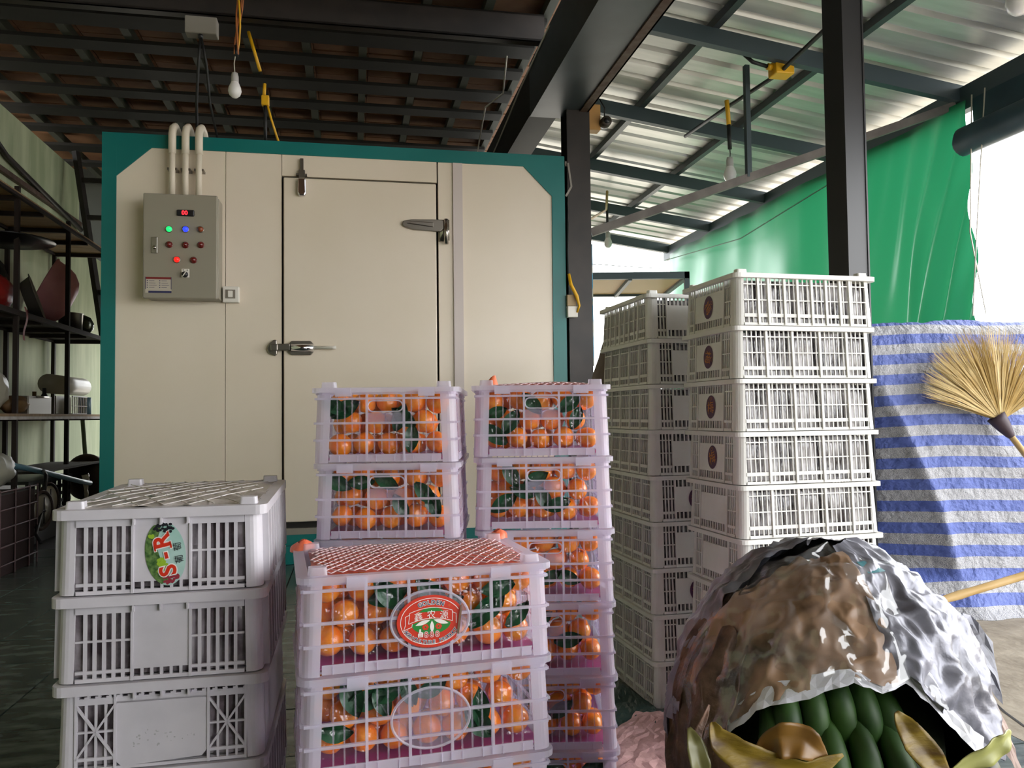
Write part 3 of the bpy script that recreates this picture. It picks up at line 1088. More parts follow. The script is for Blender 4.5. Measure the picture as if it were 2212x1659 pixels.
    if key.endswith('top') or kind in ('sr', 'fruit') and key.endswith('lid'):
        for sx in (-1, 1):
            for sy in (-1, 1):
                q = MB()
                q.loft([[(sx * (W / 2 - .032) + x, sy * (D / 2 - .028) + y, z) for x, y in rrect(.030 - .003 * i, .024 - .003 * i, .005)] for i, z in enumerate((H - .004, H + .010))])
                P.append(('stacking_lug', q.mesh('stacking_lug', m), None))
    CR[key] = (P, W, D, H)
    return CR[key]


def crate(name, style, M, label, group):
    P, W, D, H = make_style(style)
    root = empty(name, M, label, 'crate', group)
    got = {}
    for nm, me, ex in P:
        o = put(nm, me, root)
        got.setdefault(nm, o)
        if ex:
            for n2, m2 in ex:
                c = put(n2, m2, o)
                got.setdefault(nm + '/' + n2, c)
    return root, got, (W, D, H)


def stackM(x, y, yaw, W, D, z, dx=0, dy=0, dr=0):
    """x, y is the front left rim corner of the stack"""
    return Matrix.Translation((x, y, z)) @ Matrix.Rotation(yaw, 4, 'Z') @ Matrix.Translation((W / 2 + dx, D / 2 + dy, 0)) @ Matrix.Rotation(dr, 4, 'Z')


def lumpy(W, D, z0, z1, seed, amp=.006, top=.010, nu=26, nv=8):
    """closed lumpy block of bagged fruit"""
    mb = MB()
    per = 2 * (W + D)

    def side(a, b):
        p = a * per
        if p < W: x, y, nx, ny = -W / 2 + p, -D / 2, 0, -1
        elif p < W + D: x, y, nx, ny = W / 2, -D / 2 + p - W, 1, 0
        elif p < 2 * W + D: x, y, nx, ny = W / 2 - (p - W - D), D / 2, 0, 1
        else: x, y, nx, ny = -W / 2, D / 2 - (p - 2 * W - D), -1, 0
        z = z0 + (z1 - z0) * b
        d = amp * nz(x * 26 + seed * 9.1, y * 26, z * 18) - .010 * max(0, b - .8) * 5 * .6
        return (x + nx * d, y + ny * d, z)

    mb.grid(side, nu * 4, nv)
    mb.grid(lambda a, b: (-W / 2 + .006 + a * (W - .012), -D / 2 + .006 + b * (D - .012), z1 - .004 + top * (.4 + nz(a * 5 + seed, b * 5, 1)) * math.sin(PI * a) ** .4 * math.sin(PI * b) ** .4), 20, 14)
    return mb


def oval_sticker(parent, W, k, fl, H, a, z, rot, k_style):
    """purple oval with an orange character on a plate of face k"""
    mb = MB()
    xf = face_xf(k, W[0], W[1], H, fl)
    mb.xf = lambda x, y, zz: xf(x, -y, zz)
    flat(mb, ell(a, z, .026, .031), .0016)
    mb.cur = 1
    text(mb, '梅', a, z - .001, .036, .0024, rot, .0)
    c, s_ = math.cos(rot), math.sin(rot)
    outline(mb, ell(a - s_ * .021 + c * .004, z + c * .021 + s_ * .004, .006, .0035, 12, rot), .001, .0024)
    return mb.build('sticker', [M_purple, M_gold], parent)


# --- right-hand white tower (long sides towards the light)
AXY = (.5568, 1.9801, .2395)
for k in range(9):
    z = (8 - k) * .1335
    M = stackM(*AXY, .418, .305, z, rnd(-.003, .003), rnd(-.003, .003), rnd(-.008, .008))
    st = 'grape_long_top' if k == 0 else 'grape_long'
    lab = 'cream slatted grape crate, %s of the nine in the right-hand tower' % ORD[k]
    root, got, dim = crate('grape_crate', st, M, lab, 'crates of the right-hand white tower')
    if k < 4:
        side = [o for o in root.children if o.name.startswith('side_panel')][1]
        pl = [c for c in side.children if c.name.startswith('name_plate')][0]
        oval_sticker(pl, dim, 3, (.026, .012), dim[2], .003 * (k - 1), .063, (-.9, -1.7, .15, .35)[k], st)
    b = lumpy(.372, .262, .007, .116, k + .3).build('bagged_grapes', M_grape, None, True, M @ Matrix.Translation((0, 0, 0)))
    tag(b, 'film-wrapped grapes filling the %s crate of the right-hand tower' % ORD[k], 'grapes', 'bagged grapes in the right-hand tower')

# --- left-hand white tower, further back
BXY = (.3979, 2.3126, .2393)
for k in range(9):
    z = (8 - k) * .1335
    M = stackM(*BXY, .305, .415, z, rnd(-.004, .004), rnd(-.003, .003), rnd(-.01, .01))
    st = 'grape_short_top' if k == 0 else 'grape_short'
    root, got, dim = crate('grape_crate', st, M, 'shaded cream grape crate, %s of the nine in the rear tower' % ORD[k], 'crates of the rear white tower')
    if k in (4, 6):
        oval_sticker(got['front_panel/name_plate'], dim, 0, (.026, .012), dim[2], -.004, .063, .4, st)
    b = lumpy(.262, .372, .007, .116, k + 5.3).build('bagged_grapes', M_grape, None, True, M)
    tag(b, 'film-wrapped grapes filling the %s crate of the rear tower' % ORD[k], 'grapes', 'bagged grapes in the rear tower')

# --- front left stack of three plus two white crates
FXY = (-.7472, 1.2909, .1988)
FN = ['top', 'second', 'third', 'fourth', 'bottom']
zacc = 0
for k in range(4, -1, -1):
    z = (4 - k) * .141
    tilt = (.022, .020, .014, 0, 0)[k]
    M = stackM(*FXY, .336, .4253, z, (.0, .0, .002, 0, 0)[k], 0, 0)
    M = M @ Matrix.Translation((0, -.2126, 0)) @ Matrix.Rotation(tilt, 4, 'X') @ Matrix.Translation((0, .2126, 0))
    st = 'sr_lid' if k == 0 else ('brace' if k == 2 else 'sr')
    lab = {0: 'white crate with a mint oval sticker, on top of the front left stack',
           1: 'white crate with a blank centre plate, second in the front left stack',
           2: 'white crate with crossed braces and a wide plate, third in the front left stack',
           3: 'white crate cut by the frame, fourth in the front left stack',
           4: 'white crate standing on the floor under the front left stack'}[k]
    root, got, dim = crate('fruit_crate', st, M, lab, 'crates of the front left stack')
    for o_ in root.children:                                  # sides away from the lens are grimy
        pass
    b = lumpy(.296, .388, .007, .125 if k else .136, k + 9.3, .008, .012).build('bagged_grapes', M_grape2, None, True, M)
    tag(b, 'dark grapes in clear bags inside the %s crate of the front left stack' % FN[k], 'grapes', 'bagged grapes in the front left stack')
    if k == 0:
        FTOP = M.copy()
        stk = MB()
        xf = face_xf(0, .336, .4253, .141, (.022, .006))
        stk.xf = lambda x, y, zz: xf(x, -y, zz)
        cx, cz, rt_ = .006, .0625, .13
        base = ell(cx, cz, .0315, .053, 48, rt_)
        flat(stk, base, .0012)
        stk.cur = 2                                           # foliage at the left edge
        le = ell(cx, cz, .0315, .053, 48, rt_)
        lf = [p for i, p in enumerate(le) if 13 <= i <= 33]
        inn = [(cx - .010 + .004 * math.sin(i * 1.3), cz + .048 - i * .0085) for i in range(11, -1, -1)]
        flat(stk, lf + [(cx + .006, cz - .044), (cx - .004, cz - .02), (cx - .012, cz + .005), (cx - .014, cz + .02), (cx - .008, cz + .04)], .0015)
        rr = random.Random(3)
        stk.cur = 4
        for i in range(46):
            x, z_ = cx - .022 + rr.random() * .034, cz + .036 + rr.random() * .013
            if ((x - cx) / .0315) ** 2 + ((z_ - cz) / .053) ** 2 < .98:
                flat(stk, ell(x, z_ - (x - cx) * .10, .0024, .0022, 8), .0018 + i * 1e-5)
        stk.cur = 3
        for i in range(26):
            x, z_ = cx - .021 + rr.random() * .013, cz - .03 + rr.random() * .022
            flat(stk, ell(x + .010, z_, .003, .003, 8), .0018 + i * 1e-5)
        for i in range(7):
            flat(stk, ell(cx - .026 + rr.random() * .007, cz + .027 + rr.random() * .006, .0028, .0028, 8), .0018 + i * 1e-5)
        stk.cur = 5
        for i in range(40):
            x, z_ = cx - .002 + rr.random() * .024, cz - .050 + rr.random() * .014
            if ((x - cx) / .0315) ** 2 + ((z_ - cz) / .053) ** 2 < .97:
                flat(stk, ell(x, z_, .0023, .0023, 8), .0018 + i * 1e-5)
        R_ = PI / 2 + .22
        for cur, bold, out in ((1, .075, .0026), (6, .03, .0030)):
            stk.cur = cur
            for ch, lx, lz, sz in (('S', .004, -.028, .036), ('-', .0015, -.003, .034), ('R', -.006, .020, .036)):
                text(stk, ch, cx + lx, cz + lz, sz, out, R_, bold, 1.05)
            for lx, lz in ((.004, -.028), (-.006, .020)):
                pass
            # slab serifs on the R
            c_, s_ = math.cos(R_), math.sin(R_)
            e_ = .0012 if cur == 1 else 0
            for gx, gy, hw, hh in ((-.0085, -.0125, .0055, .0013), (-.0085, .0125, .0050, .0013), (.010, -.0125, .004, .0013)):
                pp = [(gx - hw - e_, gy - hh - e_), (gx + hw + e_, gy - hh - e_), (gx + hw + e_, gy + hh + e_), (gx - hw - e_, gy + hh + e_)]
                flat(stk, [(cx - .006 + c_ * x - s_ * y, cz + .020 + s_ * x + c_ * y) for x, y in pp], out)
        stk.cur = 4
        text(stk, '葡', cx + .0215, cz - .010, .0145, .0026, R_, 0)
        text(stk, '萄', cx + .0185, cz + .011, .0145, .0026, R_, 0)
        stk.build('sticker', [M_smint, M_swh, M_sdg, M_slg, M_sblk, M_srg, M_sred], got['front_panel/name_plate'])
    if k == 2:                                               # smudges on the wide plate
        sm = MB()
        xf2 = face_xf(0, .336, .4253, .141, (.022, .006))
        sm.xf = lambda x, y, zz: xf2(x, -y, zz)
        rr = random.Random(8)
        for i in range(26):
            flat(sm, ell(-.045 + rr.random() * .1, .03 + rr.random() * .03, .0006 + rr.random() * .0022, .0005 + rr.random() * .0014, 7), .0014 + i * 1e-5)
        sm.build('dirt_marks', mat('grey_smudge', (.42, .41, .42), .7), got['front_panel/name_plate'])
# film and cords over the top crate
nt_ = MB()
for i in range(8):
    a = -.14 + .28 * i / 7
    for b_ in (-1, 1):
        x0, x1 = a - .10 * b_, a + .10 * b_
        pts = []
        for j in range(9):
            v = j / 8
            x = x0 + (x1 - x0) * v
            if abs(x) < .148:
                pts.append((x, -.19 + .38 * v, .1415 + .004 * math.sin(PI * v) + .002 * nz(x * 30, v * 9, i)))
        if len(pts) > 2:
            nt_.tube(pts, .0009, 5)
o = nt_.build('net_cord', M_dusty, None, True, FTOP)
tag(o, 'dusty cord netting stretched over the top of the front left stack', 'net')
o = MB().grid(lambda a, b: (-.150 + .30 * a, -.195 + .39 * b, .1385 + .007 * nz(a * 9, b * 11, 2)), 36, 44).build('plastic_sheet', mat('dusty_clear_film', (.40, .35, .32), .28, col2=(.58, .53, .51), scale=10, bump=.8, bscale=22, coat=.6), None, True, FTOP)
tag(o, 'crumpled dusty plastic sheet covering the top of the front left stack', 'plastic sheet')

# --- mandarin crates
mand = []
for v in range(3):
    q = MB()
    pr = [(.0001, .0205), (.004, .0195), (.010, .0205), (.0165, .0165), (.0215, .009), (.0235, 0), (.0215, -.009), (.0160, -.0165), (.009, -.0205), (.0001, -.021)]
    q.lathe([(r_ * (1 + .02 * math.sin(v * 3 + i)), z) for i, (r_, z) in enumerate(pr)][::-1], 18)
    mand.append(q.mesh('mandarin', M_mand, True))
lq = MB()
lq.grid(lambda a, b: ((a - .5) * .030 * math.sin(PI * min(1, b * .96 + .04)) ** .8, (b) * .058, .010 * abs(a - .5) * 2 - .016 * (b - .4) ** 2 + .001 * math.sin(b * 25)), 6, 10)
leafm = lq.mesh('leaf', M_leaf, True)
PILE = MB()
RB = random.Random(5)


def pile_only(M, W, D):
    iw = W - .050
    n = max(2, int(iw / .0466))
    for row in range(3):
        for j in range(3):
            for i in range(n):
                x = -iw / 2 + .024 + (iw - .048) * (i + ((row + j) % 2) * .5) / (n - .5)
                PILE.lathe([(.0001, -.022), (.016, -.0165), (.0232, 0), (.016, .0165), (.0001, .022)], 8, M @ Matrix.Translation((x, -D / 2 + .05 + j * .044, .0365 + row * .0415)))


ON = ['first', 'second', 'third', 'fourth', 'fifth', 'sixth', 'seventh', 'eighth', 'ninth']


def fill_mandarins(M, W, D, k, where, top=False, cols=None, fat=1.0):
    """front layer as single mandarins with leaves, the hidden rest joined"""
    r_ = .0240
    iw = W - .050
    n = max(2, int(iw / (2 * r_ * .97)))
    made = []
    for row in range(3):
        z = .0375 + row * .0415
        off = (row % 2) * .5
        nn = n if row % 2 == 0 else n - 1
        for i in range(nn):
            x = -iw / 2 + r_ + (iw - 2 * r_) * (i + off) / (n - 1) + RB.uniform(-.004, .004)
            y = -D / 2 + .025 + r_ + RB.uniform(0, .008)
            m = M @ Matrix.Translation((x, y, z + RB.uniform(-.004, .004))) @ Matrix.Rotation(RB.uniform(0, 6), 4, 'Z') @ Matrix.Rotation(RB.uniform(-1.5, 1.5), 4, 'X') @ Matrix.Scale(RB.uniform(.92, 1.05) * fat, 4)
            o = put('mandarin', mand[RB.randrange(3)], None, m)
            tag(o, 'mandarin, %s from left in the %s row, %s' % (ON[i], ('lower', 'middle', 'upper')[row], where), 'mandarin', 'mandarins in the ' + where)
            made.append((o, m, x, z))
    for o, m, x, z in made:
        pass
    nl = int(len(made) * .45)
    for i in range(nl):
        o, m, x, z = made[RB.randrange(len(made))]
        lx = max(-iw / 2 + .022, min(iw / 2 - .022, x + RB.uniform(-.025, .025)))
        lm_ = M @ Matrix.Translation((lx, -D / 2 + .0235 + RB.uniform(0, .003), max(.048, min(.112, z + RB.uniform(-.02, .02))))) @ Matrix.Rotation(PI / 2 + RB.uniform(-.10, .10), 4, 'X') @ Matrix.Rotation(RB.uniform(0, 6.3), 4, 'Z') @ Matrix.Scale(RB.uniform(.9, 1.2), 4) @ Matrix.Translation((0, -.029, 0))
        put('leaf', leafm, o, m.inverted() @ lm_)
    rows = 2 if not top else 6
    for row in range(3):
        for j in range(1, rows):
            for i in range(n):
                x = -iw / 2 + r_ + (iw - 2 * r_) * (i + ((row + j) % 2) * .5) / (n - .5)
                y = -D / 2 + .020 + r_ + j * .042
                if y > D / 2 - .03: continue
                if top and row == 2: continue
                PILE.lathe([(.0001, -.022), (.016, -.0165), (.0232, 0), (.016, .0165), (.0001, .022)], 8, M @ Matrix.Translation((x, y, .0375 + row * .0415 - .002)))
    if top:
        for j in range(1, 6):
            for i in range(n):
                x = -iw / 2 + r_ + (iw - 2 * r_) * (i + (j % 2) * .5) / (n - .5) + RB.uniform(-.004, .004)
                y = -D / 2 + .020 + r_ + j * .043
                if y > D / 2 - .03: continue
                m = M @ Matrix.Translation((x, y, .122 + RB.uniform(-.003, .003))) @ Matrix.Rotation(RB.uniform(-2, 2), 4, 'X')
                tag(put('mandarin', mand[RB.randrange(3)], None, m), 'mandarin under the front net, %s from left in the %s row from the front' % (ON[i], ON[j]), 'mandarin', 'mandarins under the front net')
    def film(a, b):
        p = Vector((-iw / 2 + .004 + a * (iw - .008), 0, .022 + .112 * b))
        h = abs(nz(p.x * 42 + k * 3.1, p.z * 42, W * 9)) + .6 * abs(nz(p.x * 95, p.z * 95 + k, 3.3))
        return (p.x, -D / 2 + .0195 + .0035 * min(1, h * 1.6), p.z)
    o = MB().grid(film, 60, 26).build('clear_film', M_film, None, True, M)
    tag(o, 'crinkled clear film before the mandarins in the %s' % where, 'film', 'clear films')
    q = MB()
    q.box(-W / 2 + .02, W / 2 - .02, -D / 2 + .02, D / 2 - .02, .0055, .0075)
    o = q.build('paper_liner', M_liner, None, False, M)
    tag(o, 'magenta paper liner in the bottom of the %s' % where, 'liner', 'paper liners')


CXY = (-.3287, 1.2088, .2874)
CN = ['top', 'second', 'third', 'bottom']
for k in range(4):
    M = stackM(*CXY, .408, .2945, (3 - k) * .152, rnd(-.002, .002), 0, rnd(-.004, .004))
    st = 'fruit_long_lid' if k == 0 else 'fruit_long'
    lab = {0: 'milky mandarin crate with a red oval sticker, on top of the front stack', 1: 'milky mandarin crate with an empty oval medallion, second in the front stack',
           2: 'milky mandarin crate cut by the frame, third in the front stack', 3: 'milky mandarin crate standing on the floor under the front stack'}[k]
    root, got, dim = crate('mandarin_crate', st, M, lab, 'crates of the front mandarin stack')
    if k < 3:
        fill_mandarins(M, .408, .2945, k, '%s crate of the front stack' % CN[k], top=(k == 0))
    if k == 0:
        CTOP = M.copy()
        s = MB()
        xf3 = face_xf(0, .408, .296, .152, (.018, .010))
        s.xf = lambda x, y, zz: xf3(x, -y + .0016, zz)
        cx, cz, ax, az = .001, .0705, .0545, .0405
        # red ground, right edge peeled away
        flat(s, [(min(x, cx + .044 + .010 * (z - cz) / az * .6), z) for x, z in ell(cx, cz, ax, az, 64)], .0022)
        s.cur = 1
        rg = [p for p in ell(cx, cz, ax * .89, az * .88, 72) if p[0] < cx + .043 + .010 * (p[1] - cz) / az * .6]
        i0 = max(range(len(rg)), key=lambda i: (rg[i][0] - rg[i - 1][0]) ** 2 + (rg[i][1] - rg[i - 1][1]) ** 2)
        outline(s, rg[i0:] + rg[:i0], .0010, .0026, False)
        # ribbon outline
        def arc(x0, x1, z0, h, n=16):
            return [(x0 + (x1 - x0) * i / n, z0 + h * (1 - ((i / n) * 2 - 1) ** 2)) for i in range(n + 1)]
        rib = arc(cx - .034, cx + .034, cz + .0145, .0065) + arc(cx + .034, cx - .036, cz - .002, .0065)
        outline(s, rib, .0009, .0026)
        outline(s, [(cx - .034, cz + .012), (cx - .041, cz + .009), (cx - .041, cz - .004), (cx - .044, cz - .0115), (cx - .031, cz - .007), (cx - .030, cz - .002)], .0009, .0026, False)
        outline(s, [(cx + .034, cz + .012), (cx + .040, cz + .009), (cx + .040, cz - .006)], .0009, .0026, False)
        s.cur = 2
        flat(s, [(cx - .020 + .04 * i / 12, cz + .0145 + .0075 * (1 - (i / 6 - 1) ** 2)) for i in range(13)] , .0024)
        flat(s, arc(cx - .031, cx + .031, cz - .0035, .0068) + [(cx + .031 * math.cos(a), cz - .0035 - .0165 * math.sin(a)) for a in [PI * i / 16 for i in range(1, 16)]], .0025)
        s.cur = 1
        for rot, px, pz, l in ((.30, -.0135, -.0015, .0125), (-.30, .0155, -.0015, .0125), (PI / 2, .001, -.0085, .0095)):
            flat(s, [(cx + px + math.cos(rot) * x - math.sin(rot) * z, cz + pz + math.sin(rot) * x + math.cos(rot) * z) for x, z in
                     [(l * (i / 5 - 1), .0032 * math.sin(PI * i / 10)) for i in range(11)] + [(l * (1 - i / 5), -.0032 * math.sin(PI * i / 10)) for i in range(1, 10)]], .0029)
        for px in (-.0095, .0115):
            s.cur = 0
            for i in range(6):
                flat(s, ell(cx + px + .0034 * math.cos(i * 1.047), cz - .0085 + .0030 * math.sin(i * 1.047), .0021, .0020, 10), .0029 + i * 1e-5)
            s.cur = 4
            for i in range(5):
                flat(s, ell(cx + px + .0024 * math.cos(i * 1.257 + .4), cz - .0082 + .0020 * math.sin(i * 1.257 + .4), .0006, .0006, 6), .0032 + i * 1e-5)
        s.cur = 1
        for i, ch in enumerate('鑫农源'):
            text(s, ch, cx + (i - 1) * .0205, cz + .0105 - .0018 * abs(i - 1), .0142, .0029, -.05 * (i - 1), 0)
        def arctext(t, rx, rz, a0, a1, size, flip):
            for cur, bold, out in ((1, .085, .0029), (3, .015, .0032)):
                s.cur = cur
                for i, ch in enumerate(t):
                    if ch == ' ': continue
                    a = a0 + (a1 - a0) * i / (len(t) - 1)
                    x, z = rx * math.cos(a), rz * math.sin(a)
                    tx, tz = -rx * math.sin(a), rz * math.cos(a)
                    th = math.atan2(tz, tx) + (0 if flip else PI)
                    text(s, ch, cx + x, cz + z, size, out, th, bold)
        arctext('GOLDEN', ax * .74, az * .72, 2.02, 1.12, .0092, False)
        arctext('AGRICULTURE PRODUCT', ax * .80, az * .79, 3.58, 5.78, .0074, True)
        s.cur = 4
        text(s, 'R', cx + .0295, cz + .0225, .003, .003)
        outline(s, ell(cx + .0295, cz + .0225, .0018, .0018, 12), .0003, .003)
        s.cur = 1
        for i in range(3): text(s, '8', cx - .0085 + i * .0088, cz - .0200, .0118, .0031, 0, .07)
        flat(s, [(cx - .0215, cz - .0235), (cx - .0135, cz - .0235), (cx - .0130, cz - .0165), (cx - .0165, cz - .0155), (cx - .0165, cz - .0110), (cx - .0190, cz - .0110), (cx - .0200, cz - .0165), (cx - .0215, cz - .0185)], .0030)
        s.cur = 0
        for i in range(3): text(s, '8', cx - .0085 + i * .0088, cz - .0200, .0118, .0034, 0, .0)
        for zz in (-.0180, -.0200, -.0218):
            flat(s, [(cx - .0205, cz + zz), (cx - .0150, cz + zz), (cx - .0150, cz + zz + .0005), (cx - .0205, cz + zz + .0005)], .0033)
        s.cur = 1                                             # curled white back of the peeling edge
        cl = [(cx + .044 + .010 * k_ * .6, cz + az * k_) for k_ in [-.55 + 1.1 * i / 8 for i in range(9)]]
        for (x0, z0), (x1, z1) in zip(cl, cl[1:]):
            s.add([(x0, -.0022, z0), (x1, -.0022, z1), (x1 + .0022, -.0085, z1), (x0 + .0022, -.0085, z0)], [(0, 1, 2, 3)])
        s.build('sticker', [M_sred, M_swh, M_sgr, M_snavy, M_gold], got['front_panel/medallion_disc'].parent)

# net over the front stack
nb = empty('crate_net', CTOP, 'pink diamond net with red film tied over the front mandarin stack', 'net')
MB().grid(lambda a, b: (-.178 + .356 * a, -.124 + .248 * b, .1485 + .005 * math.sin(PI * a) * math.sin(PI * b) + .0025 * nz(a * 8, b * 6, 4)), 40, 30).build('film', thin_mat('red_net_film', (.78, .28, .25), .50, .35, (1, .62, .52), .3), nb, True)
ns = MB()
for b_ in (-1, 1):
    for i in range(-9, 30):
        pts = []
        for j in range(13):
            v = j / 12
            x = -.178 + .0178 * i + b_ * (v - .5) * .16 + (.0 if b_ > 0 else .0)
            if abs(x) <= .178:
                a = (x + .178) / .356
                pts.append((x, -.124 + .248 * v, .1505 + .005 * math.sin(PI * a) * math.sin(PI * v) + .0025 * nz(a * 8, v * 6, 4) + .0015))
        if len(pts) > 1:
            ns.tube(pts, .0010, 4)
ns.build('strands', M_netw, nb, True)
for sx, sg in ((-.188, 1), (.185, 1)):
    q = MB()
    q.grid(lambda a, b: (sx + (.020 - .013 * b * b) * math.cos(2 * PI * a) * (1 + .2 * math.sin(6 * PI * a)), .128 + (.016 - .010 * b) * math.sin(2 * PI * a), .149 + .017 * b ** .6 + .003 * math.sin(9 * a)), 16, 5)
    q.build('tied_corner', M_red, nb, True)

# rear right mandarin stack
DXY = (-.0845, 1.6756, .0164)
for k in range(6):
    M = stackM(*DXY, .296, .405, (5 - k) * .1523, -.001 + .0014 * k, 0, rnd(-.006, .006))
    root, got, dim = crate('mandarin_crate', 'fruit_short_lid' if k == 0 else 'fruit_short', M,
                           'milky mandarin crate with hand hole, %s of six in the rear right mandarin stack' % ORD[k if k < 5 else 8], 'crates of the rear right mandarin stack')
    fill_mandarins(M, .296, .405, k, '%s crate of the rear right stack' % ORD[k if k < 5 else 8])
    if k == 0: DTOP = M.copy()
nb = empty('crate_net', DTOP, 'pink net with red film bulging over the rear right mandarin stack', 'net')
fn_ = lambda a, b: (-.125 + .25 * a, -.18 + .36 * b, .150 + .014 * math.sin(PI * a) ** .6 * math.sin(PI * b) ** .5 * (.4 + .6 * a))
MB().grid(fn_, 24, 24).build('film', MATS['red_net_film'], nb, True)
ns = MB()
for b_ in (-1, 1):
    for i in range(-6, 21):
        pts = []
        for j in range(15):
            v = j / 14
            x = -.125 + .0178 * i + b_ * (v - .5) * .2
            if abs(x) <= .125:
                p = fn_((x + .125) / .25, v)
                pts.append((p[0], p[1], p[2] + .0015))
        if len(pts) > 1:
            ns.tube(pts, .0010, 4)
ns.build('strands', M_netw, nb, True)
q = MB()
q.grid(lambda a, b: (-.108 + (.017 - .011 * b) * math.cos(2 * PI * a) + .006 * b, -.168 + (.012 - .008 * b) * math.sin(2 * PI * a), .150 + .020 * b + .003 * math.sin(9 * a)), 14, 4)
q.build('tied_corner', M_red, nb, True)

# rear left mandarin stack
EXY = (-.4008, 1.5875, .016)
for k in range(6):
    M = stackM(*EXY, .297, .405, (5 - k) * .1515, rnd(-.002, .002), 0, rnd(-.004, .004))
    root, got, dim = crate('mandarin_crate', 'fruit_short_lid' if k == 0 else 'fruit_short', M,
                           'milky mandarin crate with hand hole, %s of six in the rear left mandarin stack' % ORD[k if k < 5 else 8], 'crates of the rear left mandarin stack')
    if k < 2:
        fill_mandarins(M, .297, .405, k, '%s crate of the rear left stack' % ORD[k])
    else:
        pile_only(M, .297, .405)
o = PILE.build('mandarin_pile', M_mand, None, True)
tag(o, 'mandarins packed behind the front layer in the milky crates', 'mandarin', kind='stuff')

# ------------------------------------------------------------------ papers on the floor
def crumple(mb, fn, nu, nv, amp, seed, fine=.4):
    rr = random.Random(seed)
    jit = {}

    def f(a, b):
        p = Vector(fn(a, b))
        k = (round(a * nu), round(b * nv))
        if k not in jit:
            big = Vector((nz(p.x * 11 + seed, p.y * 11, p.z * 11), nz(p.x * 11, p.y * 11 + seed, p.z * 11 + 7), nz(p.x * 11, p.y * 11, p.z * 11 + seed))) * amp * 1.6
            jit[k] = big + Vector((rr.uniform(-1, 1), rr.uniform(-1, 1), rr.uniform(-1, 1))) * amp * fine
        return p + jit[k]

    mb.grid(f, nu, nv)
    tri = []
    mi = []
    for q, m_ in zip(mb.f, mb.mi):
        if len(q) == 4:
            if rr.random() < .5: tri += [(q[0], q[1], q[2]), (q[0], q[2], q[3])]
            else: tri += [(q[0], q[1], q[3]), (q[1], q[2], q[3])]
            mi += [m_, m_]
        else:
            tri.append(q); mi.append(m_)
    mb.f, mb.mi = tri, mi
    return mb


def paper(name, quad, m, z, amp, seed, label):
    (a, b, c, d) = [Vector((*p, 0)) for p in quad]
    q = crumple(MB(), lambda u_, v_: (a * (1 - u_) + b * u_) * (1 - v_) + (d * (1 - u_) + c * u_) * v_ + Vector((0, 0, z + amp * 1.8)), 26, 20, amp, seed)
    q.v = [(x, y, max(z * .5 + .001, zz)) for x, y, zz in q.v]
    tag(q.build(name, m), label, 'paper')


paper('wrapping_paper', [(.08, 1.80), (.62, 1.72), (.60, 2.27), (.335, 2.27)], M_pink, .004, .006, 4, 'crumpled pink paper spread on the floor before the towers')
paper('wrapping_paper', [(.02, 2.10), (.34, 2.02), (.40, 2.30), (.26, 2.75)], M_dpap, .002, .004, 9, 'dark green paper on the floor beside the rear tower')

# ------------------------------------------------------------------ wrapped bananas in a basket
BC = Vector((.53, 1.40, 0))
bk = empty('basket', Matrix.Translation(BC), 'olive cane basket holding the wrapped bananas', 'basket')
q = MB().lathe([(.0001, .0), (.17, .0), (.20, .10), (.235, .24), (.245, .285)], 40)
q.build('bowl', M_bask, bk, True)
q = MB()
q.tube([((.248 + .003 * math.sin(i * 2.2)) * math.cos(2 * PI * i / 48), (.248 + .003 * math.sin(i * 2.2)) * math.sin(2 * PI * i / 48), .288) for i in range(48)], .013, 8, True)
q.build('rim', M_bask, bk, True)


def dome(phi, z, k=1.0):
    h = max(0., min(1., (z - .27) / .345))
    rho = .255 * (1 - h ** 2.4) ** .55 * k
    return BC + Vector((rho * math.cos(phi) * 1.0 + .015 * h, rho * math.sin(phi) * .9, z))


HEM = [(-180, .33), (-150, .335), (-132, .40), (-118, .425), (-101, .455), (-90, .44), (-80, .452), (-68, .40), (-55, .345), (-40, .315), (-15, .29), (40, .27), (180, .27)]


def hem(deg):
    for (a, x), (b, y) in zip(HEM, HEM[1:]):
        if a <= deg <= b:
            return x + (y - x) * (deg - a) / (b - a)
    return .3


def wrap(d0, d1, k, z_top=.615):
    def fn(a, b):
        deg = d0 + (d1 - d0) * a
        z0 = hem(((deg + 180) % 360) - 180)
        z = z0 + (z_top - z0) * b
        return dome(math.radians(deg), z, k)
    return fn


def ridge(p, k, sd=0.):
    return 1 - 2 * abs(nz(p.x * k + sd, p.y * k + sd * .7, p.z * k - sd))


def foiled(fn, nu, nv, amp, seed):
    def f(a, b):
        p = fn(a, b)
        d_ = (p - BC - Vector((0, 0, .35))).normalized()
        q_ = Vector((p.x, p.y, p.z * .75))
        h = ridge(q_, 8, seed) * 1.0 + ridge(q_, 19, seed + 3) * .6 + ridge(q_, 43, seed + 5) * .3
        return p + d_ * amp * (h - .5) + Vector((nz(p.x * 20, p.y * 20, p.z * 20 + seed), 0, nz(p.x * 20 + 9, p.y * 20, p.z * 20 + seed))) * amp * .25
    return MB().grid(f, nu, nv)


q = foiled(wrap(-88, 195, 1.0, .612), 220, 80, .019, 3)
tag(q.build('foil_wrap', M_foil, None, True), 'crumpled silver foil wrapped over the basket of green bananas', 'foil')
q = foiled(wrap(-165, -84, 1.012, .606), 90, 60, .014, 12)
tag(q.build('paper_wrap', M_brown, None, True), 'creased tan paper wrapped round the left of the banana bundle', 'paper')
q = foiled(wrap(-170, -70, 1.04, .618), 90, 60, .018, 21)
tag(q.build('clear_film', M_clear, None, True), 'clear glossy film over the tan paper of the banana bundle', 'film')


